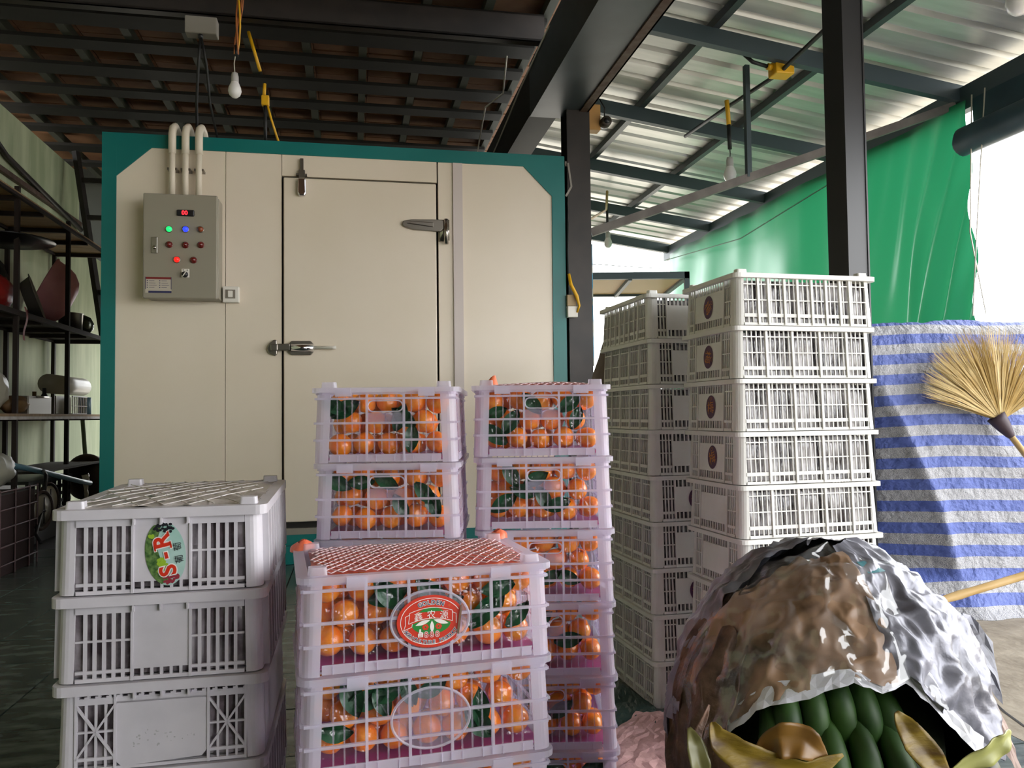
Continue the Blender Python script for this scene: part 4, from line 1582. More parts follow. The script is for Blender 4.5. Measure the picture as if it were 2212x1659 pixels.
def hemstrip(d0, d1):
    def fn(a, b):
        deg = d0 + (d1 - d0) * a
        z0 = hem(deg)
        w_ = .010 + .022 * abs(math.sin(a * 5 + .6))
        return dome(math.radians(deg), z0 - .004 + w_ * b, 1.03) + Vector((0, -.006, 0))
    return fn


q = crumple(MB(), hemstrip(-150, -36), 46, 3, .0035, 31, .5)
tag(q.build('paper_hem', M_wpap), 'white folded paper hem edging the opening over the bananas', 'paper')
# flaps of foil and brown paper standing off at the right
for i, (dg_, z_, sz, m_, lb) in enumerate(((-8, .44, .075, M_foil, 'loose silver foil flap sticking out at the right of the bundle'),
                                      (-22, .33, .06, mat('pinkish_brown_paper', (.36, .25, .21), .6), 'small curled brown paper scrap at the right basket edge'))):
    c_ = dome(math.radians(dg_), z_, 1.02)
    q = crumple(MB(), lambda a, b: c_ + Vector((sz * (a - .3) * .9, -.02 + .03 * b, sz * (b - .5) * 1.3 - .3 * sz * a + .02 * math.sin(a * 4))), 6, 6, .006, 40 + i)
    tag(q.build('paper_flap', m_), lb, 'scrap')


def leaf_strip(name, pts, w, m, label, seed, curl=.3):
    pts = [Vector(p) for p in pts]
    n = len(pts) - 1

    def fn(a, b):
        f = a * n
        i = min(int(f), n - 1)
        k = f - i
        p = pts[i].lerp(pts[i + 1], k)
        tdir = (pts[min(i + 1, n)] - pts[max(i, 0)]).normalized()
        t2 = (pts[min(i + 2, n)] - pts[min(i + 1, n - 1)]).normalized()
        tdir = tdir.lerp(t2, k)
        side = Vector((-tdir.z, .25, tdir.x)).normalized()
        ww = w * (math.sin(PI * min(.985, a * .96 + .03)) ** .75) * (1 + .06 * nz(a * 14, seed, b * 2))
        return p + side * (b - .5) * ww + Vector((0, -curl * .6 * ww * abs(2 * b - 1) + .003 * math.sin(a * 17 + seed) * abs(2 * b - 1), 0))

    o = MB().grid(fn, 26, 8).build(name, m, None, True)
    s_ = o.modifiers.new('thickness', 'SOLIDIFY')
    s_.thickness = .0015
    return tag(o, label, 'leaf')


Yf = 1.16
def husk(d0, d1, zb, zt, k, seed, label):
    def fn(a, b):
        deg = d0 + (d1 - d0) * (a + .10 * nz(b * 5, seed, 2))
        z = zb + (zt - zb) * (b + .05 * nz(a * 7, seed, 5))
        p = dome(math.radians(deg), z, k + .05 * math.sin(a * PI) + .03 * b * math.sin(a * 9 + seed))
        return p + Vector((nz(a * 6, b * 5, seed), nz(a * 6 + 4, b * 5, seed), 0)) * .012
    o = MB().grid(fn, 24, 34).build('dried_leaf', M_dryl, None, True)
    so = o.modifiers.new('thickness', 'SOLIDIFY')
    so.thickness = .002
    return tag(o, label, 'leaf')


husk(-182, -158, .22, .545, 1.03, 1.3, 'curled dark brown leaf standing at the left of the banana bundle')
husk(-163, -140, .24, .50, 1.06, 4.1, 'broad mottled brown leaf between the film and the basket')
leaf_strip('dried_leaf', [(.285, 1.19, .42), (.262, 1.17, .385), (.258, 1.16, .345), (.245, 1.15, .32), (.235, 1.15, .295)], .018, M_dryl, 'thin black leaf shred dangling at the far left of the basket', 3, .1)
leaf_strip('yellow_leaf', [(.282, 1.165, .405), (.286, 1.155, .385), (.316, 1.150, .365), (.357, 1.145, .349), (.41, 1.14, .345), (.46, 1.14, .366)], .045, M_yel, 'long yellow leaf curving along the front of the basket', 4)
leaf_strip('yellow_leaf', [(.345, 1.165, .362), (.372, 1.150, .388), (.408, 1.145, .384), (.44, 1.145, .358)], .05, mat('golden_brown_leaf', (.24, .12, .02), .4, col2=(.12, .05, .012), scale=12), 'short golden-brown leaf lying before the green bananas', 5)
leaf_strip('yellow_leaf', [(.545, 1.16, .418), (.558, 1.150, .391), (.586, 1.145, .357), (.615, 1.145, .325)], .042, M_yel, 'bright yellow pointed leaf at the right of the bananas', 6)
leaf_strip('green_stalk', [(.715, 1.17, .385), (.695, 1.16, .372), (.664, 1.155, .356), (.61, 1.15, .336)], .035, mat('pale_green_stalk', (.42, .42, .14), .4), 'pale yellow-green leaf stalk at the right basket rim', 7)
leaf_strip('green_stalk', [(.250, 1.17, .395), (.256, 1.155, .375), (.263, 1.15, .338), (.268, 1.15, .29)], .03, mat('olive_leaf_stalk', (.16, .15, .05), .4), 'olive leaf stalk end at the left basket rim', 8)
q = MB().grid(lambda a, b: dome(math.radians(-72 + 22 * a), .585 + .014 * b, 1.03), 8, 3)
tag(q.build('tape_strip', mat('turquoise_tape', (.03, .22, .26), .3), None, True), 'turquoise tape strip across the top of the silver foil', 'tape')

bpos = [(.418, .385, -.10), (.455, .398, .02), (.492, .405, .10), (.528, .402, .16), (.400, .352, -.3), (.562, .385, .3), (.47, .335, .05), (.515, .335, .12), (.43, .325, -.1), (.56, .33, .25)]
for i, (x, z, lean_) in enumerate(bpos):
    pts, rs = [], []
    for k in range(11):
        v = k / 10
        pts.append((x + .03 * lean_ * v * 2 + .05 * lean_ * v * v, 1.28 - .05 * math.sin(PI * v) + (-.035 if i > 5 else 0), z + .05 - .15 * v))
        rs.append(.0255 * (math.sin(PI * (.10 + .84 * v)) ** .45) + .001)
    o = MB().tube(pts, rs, 6).build('banana', M_ban, None, True)
    wh = ['leftmost upper', 'second upper', 'middle upper', 'fourth upper', 'lower left', 'rightmost', 'lower middle', 'lower right', 'bottom left', 'bottom right'][i]
    tag(o, 'green banana, %s one of the bunch in the basket opening' % wh, 'banana', 'green bananas')
    sb_ = o.modifiers.new('smooth', 'SUBSURF'); sb_.levels = 1; sb_.render_levels = 1
o = MB().lathe([(.0001, .50), (.12, .44), (.185, .33), (.19, .25), (.0001, .24)], 24, Matrix.Translation(BC)).build('banana_heap', mat('deep_green_heap_leaf', (.012, .025, .008), .7), None, True)  # one even deep green for the filling under the wrap
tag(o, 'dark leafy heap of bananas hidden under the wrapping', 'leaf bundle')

# ------------------------------------------------------------------ blue striped tarp over a covered load
def lerp(pts, x):
    for (a, p), (b, q_) in zip(pts, pts[1:]):
        if x <= b:
            return p + (q_ - p) * max(0, (x - a) / (b - a))
    return pts[-1][1]


YB = [(0, 3.25), (.03, 3.31), (.16, 3.38), (.6, 3.50), (1.0, 3.60), (1.22, 3.68), (1.26, 3.74)]
XR = [(0, 1.90), (.2, 1.86), (.42, 1.84), (.70, 1.765), (.95, 1.67), (1.1, 1.60), (1.3, 1.52)]
vz = MB()
NU, NV = 150, 110
UVS = []


def tarp2(a, b):
    x = 1.20 + a * 1.9
    L = 1.26 + .9
    l = b * L
    if l <= 1.26:
        z = l
        y = lerp(YB, z)
        xr = lerp(XR, z)
        d_ = max(0, xr - x)
        kz = min(1, max(0, (1.12 - z) / .35)) * min(1, max(.15, (z - .10) / .10))
        y += d_ * .95 * kz
        if z < .2:
            y += .02 * math.sin(x * 19) * (1 - z / .2)
        pk = math.exp(-((x - xr) / .03) ** 2)
        y -= .012 * pk * kz
    else:
        z = 1.26 + .010 * math.sin(x * 7)
        y = 3.74 + (l - 1.26)
    w_ = .010 * nz(x * 7, z * 7, 1.5) + .006 * nz(x * 18, z * 16, 4.5) + .003 * nz(x * 45, z * 40, 2.5)
    y += w_ if l <= 1.26 else 0
    z = max(.002, z + (0 if l <= 1.26 else w_))
    return (x, y, z)


vz.grid(tarp2, NU, NV)
o = vz.build('striped_tarp', M_stripe, None, True)
uvl = o.data.uv_layers.new(name='UVMap')
for lp in o.data.loops:
    vi = lp.vertex_index
    i, j = vi % (NU + 1), vi // (NU + 1)
    x = 1.20 + i / NU * 1.9
    l = j / NV * 2.16
    xr = lerp(XR, min(l, 1.3))
    sag = .05 * max(0, xr - x) - .02 * max(0, x - xr) * min(1, max(0, 1.1 - l))
    uvl.data[lp.index].uv = (x, l + .012 + sag + .005 * math.sin(x * 9))
tag(o, 'blue and white striped woven tarp draped over a load at the right', 'tarpaulin')
rr = random.Random(4)
for i, (x, z, l_) in enumerate(((1.60, 1.02, .05), (1.80, 1.19, .03), (2.02, 1.17, .03), (1.72, 1.08, .02))):
    pass

# ------------------------------------------------------------------ grass broom and bamboo pole
H0 = Vector((2.142, 3.46, .755))
dn = Vector((.225, -.10, -.755))
br = empty('grass_broom', Matrix.Translation(H0 + dn), 'straw hand broom leaning bristles up against the striped tarp', 'broom')
hb = -dn
dirn = Vector((.085, -.035, -.145)).normalized()
MB().tube([hb + dirn * .01, hb + dirn * .30, (0, 0, .005)], [.013, .014, .012], 10).build('handle', M_cane, br, True)
MB().tube([hb - dirn * .075, hb - dirn * .05, hb - dirn * .02, hb + dirn * .02, hb + dirn * .035], [.040, .036, .030, .019, .012], 12).build('binding', M_bind, br, True)
q = MB()
rr = random.Random(17)
for i in range(1050):
    th = math.radians(rr.uniform(28, 161))
    L = .385 * (.78 + .22 * math.sin((th - .45) * 1.35)) * rr.uniform(.80, 1.06)
    b0 = hb - dirn * .055 + Vector((math.cos(th) * .028, rr.uniform(-.018, .018), math.sin(th) * .022))
    th2 = th + rr.uniform(-.06, .06)
    e_ = b0 + Vector((math.cos(th2) * L, .07 * math.sin(th) + rr.uniform(-.022, .022), math.sin(th2) * L))
    md = b0.lerp(e_, .55) + Vector((rr.uniform(-.01, .01), rr.uniform(-.008, .008), .010 + rr.uniform(-.006, .006)))
    w0 = rr.uniform(.0009, .0017)
    q.tube([b0, md, e_], [w0, w0 * 1.1, .0003], 3)
o = q.build('bristles', M_straw, br)
o['kind'] = 'stuff'
pts, rs = [], []
pa, pb = Vector((1.18, 3.02, .016)), Vector((2.75, 2.90, .505))
for i in range(41):
    v = i / 40
    node = min(abs(v - c_) for c_ in (.12, .30, .47, .55, .66, .82))
    pts.append(pa.lerp(pb, v))
    rs.append(.0145 + .0022 * math.exp(-(node / .008) ** 2))
o = MB().tube(pts, rs, 10).build('bamboo_pole', M_cane, None, True)
tag(o, 'pale bamboo pole slanting in front of the striped tarp', 'pole')

# ------------------------------------------------------------------ shelf rack along the left wall
rk = empty('shelf_rack', BF.copy(), 'brown steel shelf rack with wooden boards along the green wall', 'shelf rack')
SF, SR = -.74, -1.16
for t0 in (-.12, .82, 1.76, 2.72):
    for s0 in (SF, SR):
        MB().box(s0 - .014, s0 + .014, t0 - .014, t0 + .014, 0, 2.36).build('upright', M_shelf, rk)
for z, m_ in ((2.30, M_wood), (1.54, M_shelf), (.875, M_dusty)):
    MB().box(SR - .02, SF + .02, -.2, 2.8, z, z + .018).build('shelf_board', m_ if z != .875 else M_wood, rk)
    for s0 in (SF + .02, SR):
        MB().box(s0 - .012, s0 + .012, -.2, 2.8, z - .02, z).build('rail', M_shelf if z > .9 else M_dusty, rk)
    for t0 in (.3, .82, 1.25, 1.76, 2.2, 2.72):
        MB().box(SR, SF, t0 - .015, t0 + .015, z - .03, z).build('cross_bar', M_shelf, rk)

MID, LOW = 1.558, .893


def lat(name, prof, M, m, label, cat, n=28, group=None):
    return tag(MB().lathe(prof, n).build(name, m, None, True, M), label, cat, group)


bas = [(.0001, 0), (.18, 0), (.235, .13), (.262, .135), (.262, .128), (.228, .12), (.17, .012), (.0001, .012)]
lat('wash_basin', [(.0001, 0), (.10, 0), (.165, .025), (.215, .075), (.245, .14), (.258, .22), (.27, .226), (.268, .235), (.250, .225), (.236, .14), (.20, .08), (.15, .035), (.0001, .015)], at(-.905, 2.02, MID + .268) @ Matrix.Rotation(.33, 4, 'Z') @ Matrix.Rotation(-1.13, 4, 'Y') @ Matrix.Translation((0, 0, -.12)), M_pinkb, 'pink enamel basin standing on edge on the middle shelf', 'basin')
lat('wash_basin', [(r_ * .66, z * .6) for r_, z in bas], at(-.90, 1.50, MID + .172) @ Matrix.Rotation(.25, 4, 'Z') @ Matrix.Rotation(1.25, 4, 'Y') @ Matrix.Translation((0, 0, -.04)), mat('grey_enamel', (.22, .20, .17), .5), 'pale bowl leaning against the pink basin on the middle shelf', 'basin')
tray = empty('black_tray', at(-.86, .93, MID + .45), 'black flat-brimmed tray lying across bags on the middle shelf', 'tray')
MB().lathe([(.0001, 0), (.16, 0), (.20, .035), (.30, .02), (.30, .027), (.198, .044), (.155, .012), (.0001, .012)], 28).build('dish', M_black, tray, True)


def blob(name, M, rx, ry, rz, m, label, cat, seed, amp=.18):
    def fn(a, b):
        th, ph = 2 * PI * a, PI * b
        v = Vector((math.sin(ph) * math.cos(th), math.sin(ph) * math.sin(th), -math.cos(ph)))
        k = 1 + amp * nz(v.x * 2.2 + seed, v.y * 2.2, v.z * 2.2) + amp * .5 * nz(v.x * 6, v.y * 6 + seed, v.z * 6)
        return (v.x * rx * k, v.y * ry * k, max(-rz, v.z * rz * k) + rz)
    return tag(MB().grid(fn, 28, 18).build(name, m, None, True, M), label, cat)


blob('carrier_bag', at(-.84, .80, MID), .07, .16, .11, M_redbag, 'red carrier bag slumped on the middle shelf', 'bag', 2)
o = MB().grid(lambda a, b: (SF + .030 + .01 * math.sin(b * 6), .86 + .03 * a + .02 * math.sin(b * 3), MID + .03 - .22 * b), 5, 12).build('bag_handle', M_redbag, None, True, BF.copy())
tag(o, 'red bag strap hanging over the middle shelf edge', 'strap')
blob('dark_bundle', at(-1.02, 1.12, MID), .09, .22, .20, mat('dark_cloth', (.02, .022, .018), .8), 'dark bundle of cloth under the black tray', 'bundle', 6)
lat('cooking_pot', [(.0001, 0), (.085, 0), (.09, .15), (.094, .152), (.086, .15), (.08, .006), (.0001, .006)], at(-.86, 2.20, MID + .0), M_alu, 'dented aluminium pot beside the pink basin', 'pot')
lat('rice_pot', [(.0001, 0), (.06, .0), (.11, .05), (.115, .10), (.09, .15), (.05, .17), (.0001, .172)], at(-.88, 2.46, MID), mat('dark_glazed_metal', (.03, .035, .02), .2, .6), 'dark rounded pot at the far end of the middle shelf', 'pot')

o = empty('metal_tray', at(-.82, 1.20, LOW), 'aluminium roasting tray on the lower shelf', 'tray')
MB().box(-.09, .09, -.20, .20, 0, .006).box(-.09, .09, -.205, -.195, 0, .12).box(-.09, .09, .195, .205, 0, .12).box(.085, .095, -.2, .2, 0, .12).box(-.095, -.085, -.2, .2, 0, .12).build('pan', M_alu, o)
MB().tube([(.11, -.10, .115), (.11, .10, .115)], .008, 8).build('grip', M_alu, o, True)
blob('plastic_bundle', at(-.86, .72, LOW), .10, .18, .15, M_pale, 'bundle of pale plastic bags on the lower shelf', 'bag', 9)
blob('food_bag', at(-.80, .95, LOW), .08, .12, .06, mat('brown_food_pack', (.22, .13, .06), .5), 'small brown packet on the lower shelf', 'packet', 3)
for i, (t0, s0, h, m_, lb) in enumerate(((1.72, -.95, .17, mat('brown_bottle', (.12, .07, .03), .25), 'brown bottle on the lower shelf behind the upright'), (1.83, -.92, .20, M_black, 'dark bottle on the lower shelf behind the upright'))):
    lat('bottle', [(.0001, 0), (.032, 0), (.034, h * .6), (.014, h * .8), (.014, h), (.0001, h)], at(s0, t0, LOW), m_, lb, 'bottle', 16)
wire = empty('wire_basket', at(-.80, 2.05, LOW), 'white wire basket on the lower shelf by the teal frame', 'basket')
for i in range(9):
    x = -.10 + .2 * i / 8
    MB().bar((.06, x * 1.6, .0), (.06, x * 1.6, .14), .006, .006).build('wire', M_pale, wire)
MB().box(-.06, .062, -.17, .17, 0, .006).box(.055, .065, -.17, .17, .134, .142).box(.055, .065, -.17, .17, .06, .066).box(-.065, -.055, -.17, .17, 0, .142).build('tray', M_pale, wire)
o = MB().tube([(-.90, 1.85, LOW + .235), (-.90, 2.62, LOW + .235)], .075, 18).build('plastic_roll', M_pale, None, True, BF.copy())
tag(o, 'pale roll of plastic lying behind the wire basket', 'roll')
lat('blue_canister', [(.0001, 0), (.05, 0), (.05, .14), (.0001, .14)], at(-.80, 2.36, LOW), mat('pale_blue_tin', (.08, .18, .24), .4), 'pale blue canister half hidden by the teal frame', 'canister', 18)

# floor level at the left
wr = empty('wire_rack', at(-.59, .18, 0), 'maroon wire rack standing on the floor at the far left', 'rack')
for z in (.06, .16, .26, .36, .46):
    MB().tube([(.10, -.5, z), (.10, .32, z)], .005, 6).build('wire', M_maroon, wr)
for t0 in (-.4, -.2, 0, .2, .32):
    MB().tube([(.10, t0, .0), (.10, t0, .47)], .005, 6).build('wire', M_maroon, wr)
MB().box(-.12, .09, -.5, .3, .0, .44).build('load', mat('dark_maroon_cloth', (.022, .010, .010), .8), wr)
blob('rice_sack', at(-.62, .15, .47), .10, .26, .10, mat('grey_plastic_sack', (.24, .23, .18), .5), 'grey plastic sack on the maroon wire rack', 'sack', 5)
cart = empty('hand_cart', BF.copy(), 'two-wheeled black hand cart parked beside the maroon rack', 'cart')
for i, (s0, t0, z, r_, lb) in enumerate(((-.50, .60, .295, .115, 'bright rimmed wheel'), (-.60, 1.00, .31, .12, 'dull wheel'))):
    wm = Matrix.Translation((s0, t0, z)) @ Matrix.Rotation(-.15, 4, 'Z') @ Matrix.Rotation(PI / 2, 4, 'Y')
    wl = MB().tube([(r_ * math.cos(2 * PI * k / 32), r_ * math.sin(2 * PI * k / 32), 0) for k in range(32)], .010, 8, True).build('wheel', mat('brown_rubber', (.05, .03, .025), .7), cart, True, wm)
    wl['label'] = lb
    MB().lathe([(.0001, .012), (.03, .012), (r_ - .016, .004), (r_ - .016, -.004), (.03, -.012), (.0001, -.012)], 28).build('disc', M_alu if i == 0 else M_pale, wl, True)
    MB().lathe([(.0001, .022), (.012, .02), (.012, -.02), (.0001, -.022)], 10).build('hub', M_black, wl, True)
    MB().box(-r_ * .7, r_ * .7, -.004, .004, .012, .016).build('spoke', M_black, wl)
MB_fork = MB().tube([(-.50, .60, .295), (-.52, .72, .50), (-.60, .9, .52)], .012, 8).tube([(-.50, .60, .295), (-.48, .45, .17), (-.40, .30, .14)], .010, 8)
MB_fork.build('cart_frame', M_black, cart, True)
bb = empty('black_basket', at(-.955, 1.55, .16), 'black slatted plastic basket on the floor below the shelf', 'basket')
MB().box(-.2, .18, -.42, .42, 0, .01).box(-.2, -.19, -.42, .42, 0, .26).build('base', M_black, bb)
for k in range(5):
    MB().box(.17, .182, -.42, .42, .02 + k * .055, .045 + k * .055).build('slat', M_black, bb)
for k in range(9):
    MB().box(.165, .186, -.42 + k * .1, -.40 + k * .1, 0, .262).build('rib', M_black, bb)
MB().box(-.2, .19, -.43, .43, .255, .275).build('rim', M_black, bb)
o = crumple(MB(), lambda a, b: (-.60 + .02 * math.sin(a * 5), 1.74 + .20 * (a - .5) * (1 - .7 * b) + .03, .44 - .20 * b), 6, 8, .008, 55)
tag(o.build('plastic_scrap', M_pale, None, False, BF.copy()), 'torn clear plastic hanging over the black basket edge', 'plastic')
MB_b = MB().box(-1.13, -.77, .9, 2.6, .0, .158)
tag(MB_b.build('timber_base', M_dsteel, None, False, BF.copy()), 'dark timber base under the black basket', 'timber')
pp = MB().tube([(-.66, .16, .635), (-.62, .8, .535), (-.58, 1.55, .40), (-.57, 1.75, .37)], .018, 12)
tag(pp.build('blue_pipe', M_bluep, None, True, BF.copy()), 'light blue pipe slanting down across the floor clutter', 'pipe')
o = lat('clay_barrel', [(.0001, 0), (.12, 0), (.17, .10), (.17, .24), (.12, .34), (.08, .36), (.0001, .36)], at(-.74, 2.35, .33) @ Matrix.Rotation(.9, 4, 'X') @ Matrix.Translation((0, 0, -.1)), mat('dark_brown_clay', (.055, .035, .022), .6), 'dark brown barrel tipped over beside the teal frame', 'barrel')
o = MB().box(-1.0, -.62, .9, 2.2, .5, .515).build('plank', mat('grey_plank', (.07, .065, .05), .7), None, False, BF.copy())
tag(o, 'thin grey plank lying under the lower shelf', 'plank')
MB_s = MB().tube([(-.98, 2.9, .86), (-.93, 2.85, .42)], .018, 8)
tag(MB_s.build('green_stick', mat('grey_green_stick', (.10, .13, .07), .7), None, True, BF.copy()), 'grey-green stick leaning on the wall under the shelf', 'stick')

# ladder between wall and cold room
ld = empty('ladder', BF.copy(), 'brown wooden ladder leaning behind the shelf end', 'ladder')
la, lb_ = Vector((-1.10, 3.05, 3.30)), Vector((-.60, 2.95, .02))
for ds in (0, .42):
    MB().bar(la + Vector((ds, 0, 0)), lb_ + Vector((ds, 0, 0)), .075, .04).build('stile', M_dsteel, ld)
for k in range(9):
    v = .08 + k * .105
    p = la.lerp(lb_, v)
    MB().bar(p, p + Vector((.42, 0, 0)), .03, .045).build('rung', M_dsteel, ld)
cb_ = MB().tube([(-1.17, 1.2, 3.0), (-1.17, 1.75, 2.84), (-1.16, 2.6, 2.74), (-1.16, 3.4, 2.66)], .022, 8)
tag(cb_.build('wall_pipe', M_dsteel, None, True, BF.copy()), 'dark pipe running along the upper green wall', 'pipe')

# ------------------------------------------------------------------ bulbs, wires, junction boxes
def bulb(M, label, r_=.030, cap=M_bulbc, group='hanging bulbs'):
    b_ = empty('light_bulb', M, label, 'bulb', group)
    k = r_ / .030
    MB().lathe([(.0001, 0), (.012 * k, .002), (.024 * k, .012 * k), (.030 * k, .030 * k), (.027 * k, .048 * k), (.017 * k, .072 * k)], 20).build('globe', M_bulb, b_, True)
    MB().lathe([(.0172 * k, .071 * k), (.0165 * k, .10 * k), (.013 * k, .115 * k), (.0001, .115 * k)], 16).build('collar', cap, b_, True)
    return b_


bulb(Matrix.Translation((-1.499, 4.3, 2.60)), 'white bulb hanging before the dark ceiling above the cold room', .036)
o = MB().tube([(-1.499, 4.3, 2.735), (-1.503, 4.3, 2.79), (-1.497, 4.3, 2.83), (-1.495, 4.3, 2.90)], .003, 6).build('bulb_wire', M_pale, None, True)
tag(o, 'thin looped wire holding the bulb above the cold room', 'wire')
tw = empty('twisted_wires', Matrix.Translation((-1.49, 4.3, 2.84)), 'orange bundle of twisted wires hanging from the dark ceiling', 'wire')
for k in range(5):
    MB().tube([(.012 * math.sin(k * 2 + v * .8) + .004 * v + (.02 if k > 2 else 0), .010 * math.cos(k * 2 + v * .8), .62 * v / 8 + (.06 * k if k > 2 else 0)) for v in range(9)], .005 if k < 3 else .003, 6).build('strand', M_yell if k == 0 else M_orange, tw, True)
MB().tube([(.0, 0, -.01), (.0, 0, .05)], .012, 8).build('tape', M_black, tw, True)
o = empty('junction_box', at(.535, -.02, 3.05), 'grey-white box fixed under the dark ceiling beam', 'junction box')
bevel(MB().box(-.087, .087, -.05, .03, .0, .10).build('case', mat('shade_greyed_white_box', (.26, .235, .20), .6), o), .006)  # white case toned grey to stand in for the dim light up there
MB().lathe([(.0001, .0), (.014, .0), (.014, .03), (.0001, .03)], 10, Matrix.Translation((-.005, -.03, -.022))).build('gland', M_black, o, True)
for i, (x0, x1, lb) in enumerate(((-.005, -.035, 'left one of two black cables dropping behind the cold room top'), (.0, .09, 'right one of two black cables dropping behind the cold room top'))):
    o = MB().tube([(.535 + x0, -.05, 3.03), (.535 + x0 - .02 * (1 - 2 * i), .0, 2.9), (.50 + x1 * .6, .12, 2.72), (.50 + x1, .22, 2.50)], .008, 6).build('black_cable', M_cable, None, True, BF.copy())
    tag(o, lb, 'cable')
ys = empty('yellow_conduit', BF.copy(), 'yellow conduit with a connector hanging down to the cold room top', 'conduit')
MB().tube([(.775, .1, 3.16), (.842, .1, 2.925)], .010, 8).build('tube', M_yell, ys, True)
MB().tube([(.872, .1, 2.72), (.872, .1, 2.50)], .010, 8).build('tail', M_cable, ys, True)
bevel(MB().box(.850, .895, .08, .12, 2.715, 2.775).build('connector', M_yell, ys), .006)
MB().tube([(.865, .1, 2.78), (.868, .1, 2.85)], .010, 8).build('upper_tube', M_yell, ys, True)
MB().tube([(.885, .1, 2.715), (.905, .1, 2.64), (.955, .1, 2.48)], .007, 8).build('lower_tube', M_yell, ys, True)

# lean-to fittings
zc = lambda s_: zr(s_) - .06
o = MB().tube([(3.84, -3.2, zc(3.84) + .03), (3.87, -1.3, zc(3.87) + .03), (3.89, -.6, zc(3.89)), (3.90, -.50, zc(3.9)), (3.84, .1, zc(3.84)), (3.80, .66, zc(3.8))], .013, 8).build('conduit_run', M_cable, None, True, BF.copy())
tag(o, 'black conduit running under the metal roof to the yellow box', 'conduit')
yb = empty('yellow_junction_box', at(3.90, -.51, 2.855), 'bright yellow junction box under the metal roof', 'junction box')
bevel(MB().box(-.055, .065, -.05, .05, 0, .085).build('case', M_yell, yb), .008)
MB().tube([(-.055, 0, .05), (-.085, 0, .055)], .02, 10).build('spigot', M_yell, yb, True)
MB().tube([(-.085, 0, .055), (-.18, .0, .075), (-.24, .02, .14)], .012, 8).build('cable', M_cable, yb, True)
bulb(Matrix.Translation((1.426, 5.1, 2.335)), 'white bulb hanging under the metal roof on a black cord', .042)
hp = empty('lamp_cord', at(3.77, -.08, 2.46), 'black bulb cord with a yellow upper sleeve under the metal roof', 'cord')
MB().tube([(.01, 0, .09), (.006, 0, .25)], .014, 8).build('sleeve', M_cable, hp, True)
MB().tube([(.006, 0, .25), (0, 0, .36), (-.005, 0, .41)], .015, 8).build('cap', M_yell, hp, True)
MB().tube([(.008, 0, .02), (.012, 0, .06), (.01, 0, .10)], .003, 6).build('wire', M_cable, hp, True)
bulb(Matrix.Translation((.976, 7.9, 2.50)), 'small distant bulb under the far end of the metal roof', .042)
o = MB().tube([(.974, 7.9, 2.66), (.972, 7.9, 2.78), (.972, 7.9, 2.96)], .012, 8).build('lamp_cord', M_cable, None, True)
tag(o, 'straight black cord of the distant bulb near the column', 'cord')
o = MB().tube([(3.70, 2.2, zc(3.7)), (3.87, 2.75, zc(3.87)), (3.80, 3.2, zc(3.8) - .02)], .012, 8).build('yellow_conduit', mat('dull_yellow_conduit', (.35, .24, .06), .5), None, True, BF.copy())
tag(o, 'dull yellow conduit under the far metal roof', 'conduit')
bulb(Matrix.Translation((2.352, 3.6, 2.66)), 'white bulb cut by the top right corner of the frame', .055)
o = MB().tube([(2.352, 3.6, 2.865), (2.352, 3.6, 2.97)], .004, 6).build('bulb_wire', M_cable, None, True)
tag(o, 'short wire of the bulb in the top right corner', 'wire')
wb = empty('wooden_block', at(2.945, .15, 2.70), 'orange wooden block fixed beside the top of the column', 'block')
bevel(MB().box(-.075, .03, -.03, .05, 0, .17).build('board', mat('orange_pine', (.50, .27, .08), .6), wb), .005)
cmr = empty('security_camera', at(3.0, .10, 2.745), 'small dark round camera beside the wooden block', 'camera')
MB().lathe([(.0001, -.04), (.03, -.04), (.036, -.02), (.034, .03), (.0001, .03)], 18, Matrix.Rotation(PI / 2, 4, 'X')).build('body', mat('brown_camera', (.06, .045, .035), .4), cmr, True)
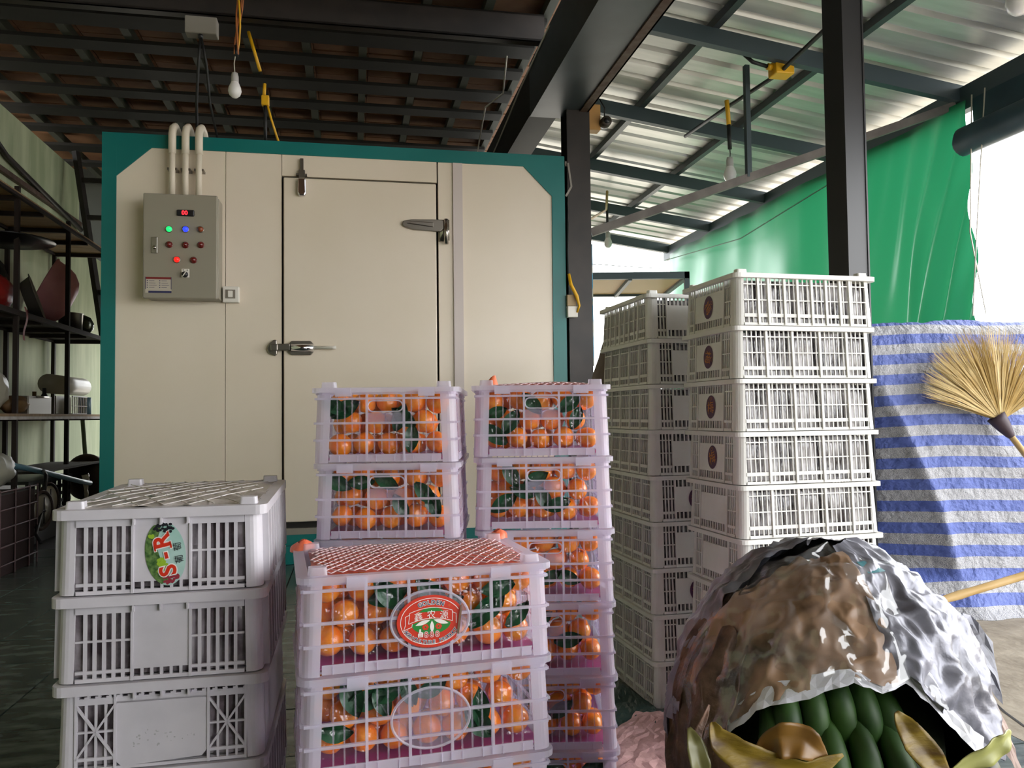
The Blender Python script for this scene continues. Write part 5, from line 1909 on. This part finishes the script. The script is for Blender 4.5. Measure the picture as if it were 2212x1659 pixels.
MB().lathe([(.0001, .043), (.018, .042), (.02, .036)], 14, Matrix.Rotation(PI / 2, 4, 'X')).build('lens', M_black, cmr, True)
MB().tube([(-.03, .02, .16), (0, .01, .10), (0, .02, .03)], .005, 6).build('cable', M_cable, cmr, True)
# cables on the beam
o = MB().tube([(2.505, -.4, 3.10), (2.498, .4, 3.05), (2.50, 1.2, 2.98), (2.495, 2.2, 2.9)], .006, 6).build('beam_cable', M_pale, None, True, BF.copy())
tag(o, 'pale cable clipped along the side of the main beam', 'cable')
o = MB().tube([(2.40, .35, 3.25), (2.42, .6, 3.1), (2.36, 1.0, 3.15), (2.38, 1.6, 2.95)], .006, 6).build('beam_cable', M_pale, None, True, BF.copy())
tag(o, 'loose cable looping beside the main beam under the dark ceiling', 'cable')

# ------------------------------------------------------------------ far rack and odds behind the towers
fr = empty('outdoor_rack', Matrix.Translation((.95, 6.6, 0)), 'dark steel rack with a wooden top seen in the bright gap', 'rack')
for x, y in ((-.45, -.2), (.47, -.2), (-.45, .75), (.47, .75)):
    MB().box(x - .02, x + .02, y - .02, y + .02, 0, 1.95).build('leg', M_raft, fr)
MB().box(-.47, .49, -.22, -.18, 1.93, 1.985).box(-.47, .49, .73, .77, 1.93, 1.985).box(-.47, -.43, -.22, .77, 1.93, 1.985).box(.45, .49, -.22, .77, 1.93, 1.985).box(0, .03, -.2, .75, 1.92, 1.95).build('top_frame', M_raft, fr)
MB().box(-.43, .45, -.18, .73, 1.95, 1.97).build('top_board', mat('pale_ply', (.55, .36, .16), .6), fr)
bl = blob('covered_heap', Matrix.Translation((.50, 3.7, 0)), .16, .3, .62, mat('brown_sacking', (.14, .10, .08), .8), 'brown covered heap behind the rear tower', 'heap', 8, .1)
o = MB().box(2.862, 2.868, .0, .05, 1.15, 1.92).build('poster', mat('torn_blue_poster', (.05, .25, .38), .5, col2=(.35, .36, .28), scale=9, contrast=(.45, .55)), None, False, BF.copy())
tag(o, 'narrow torn blue poster on the edge of the column', 'poster')
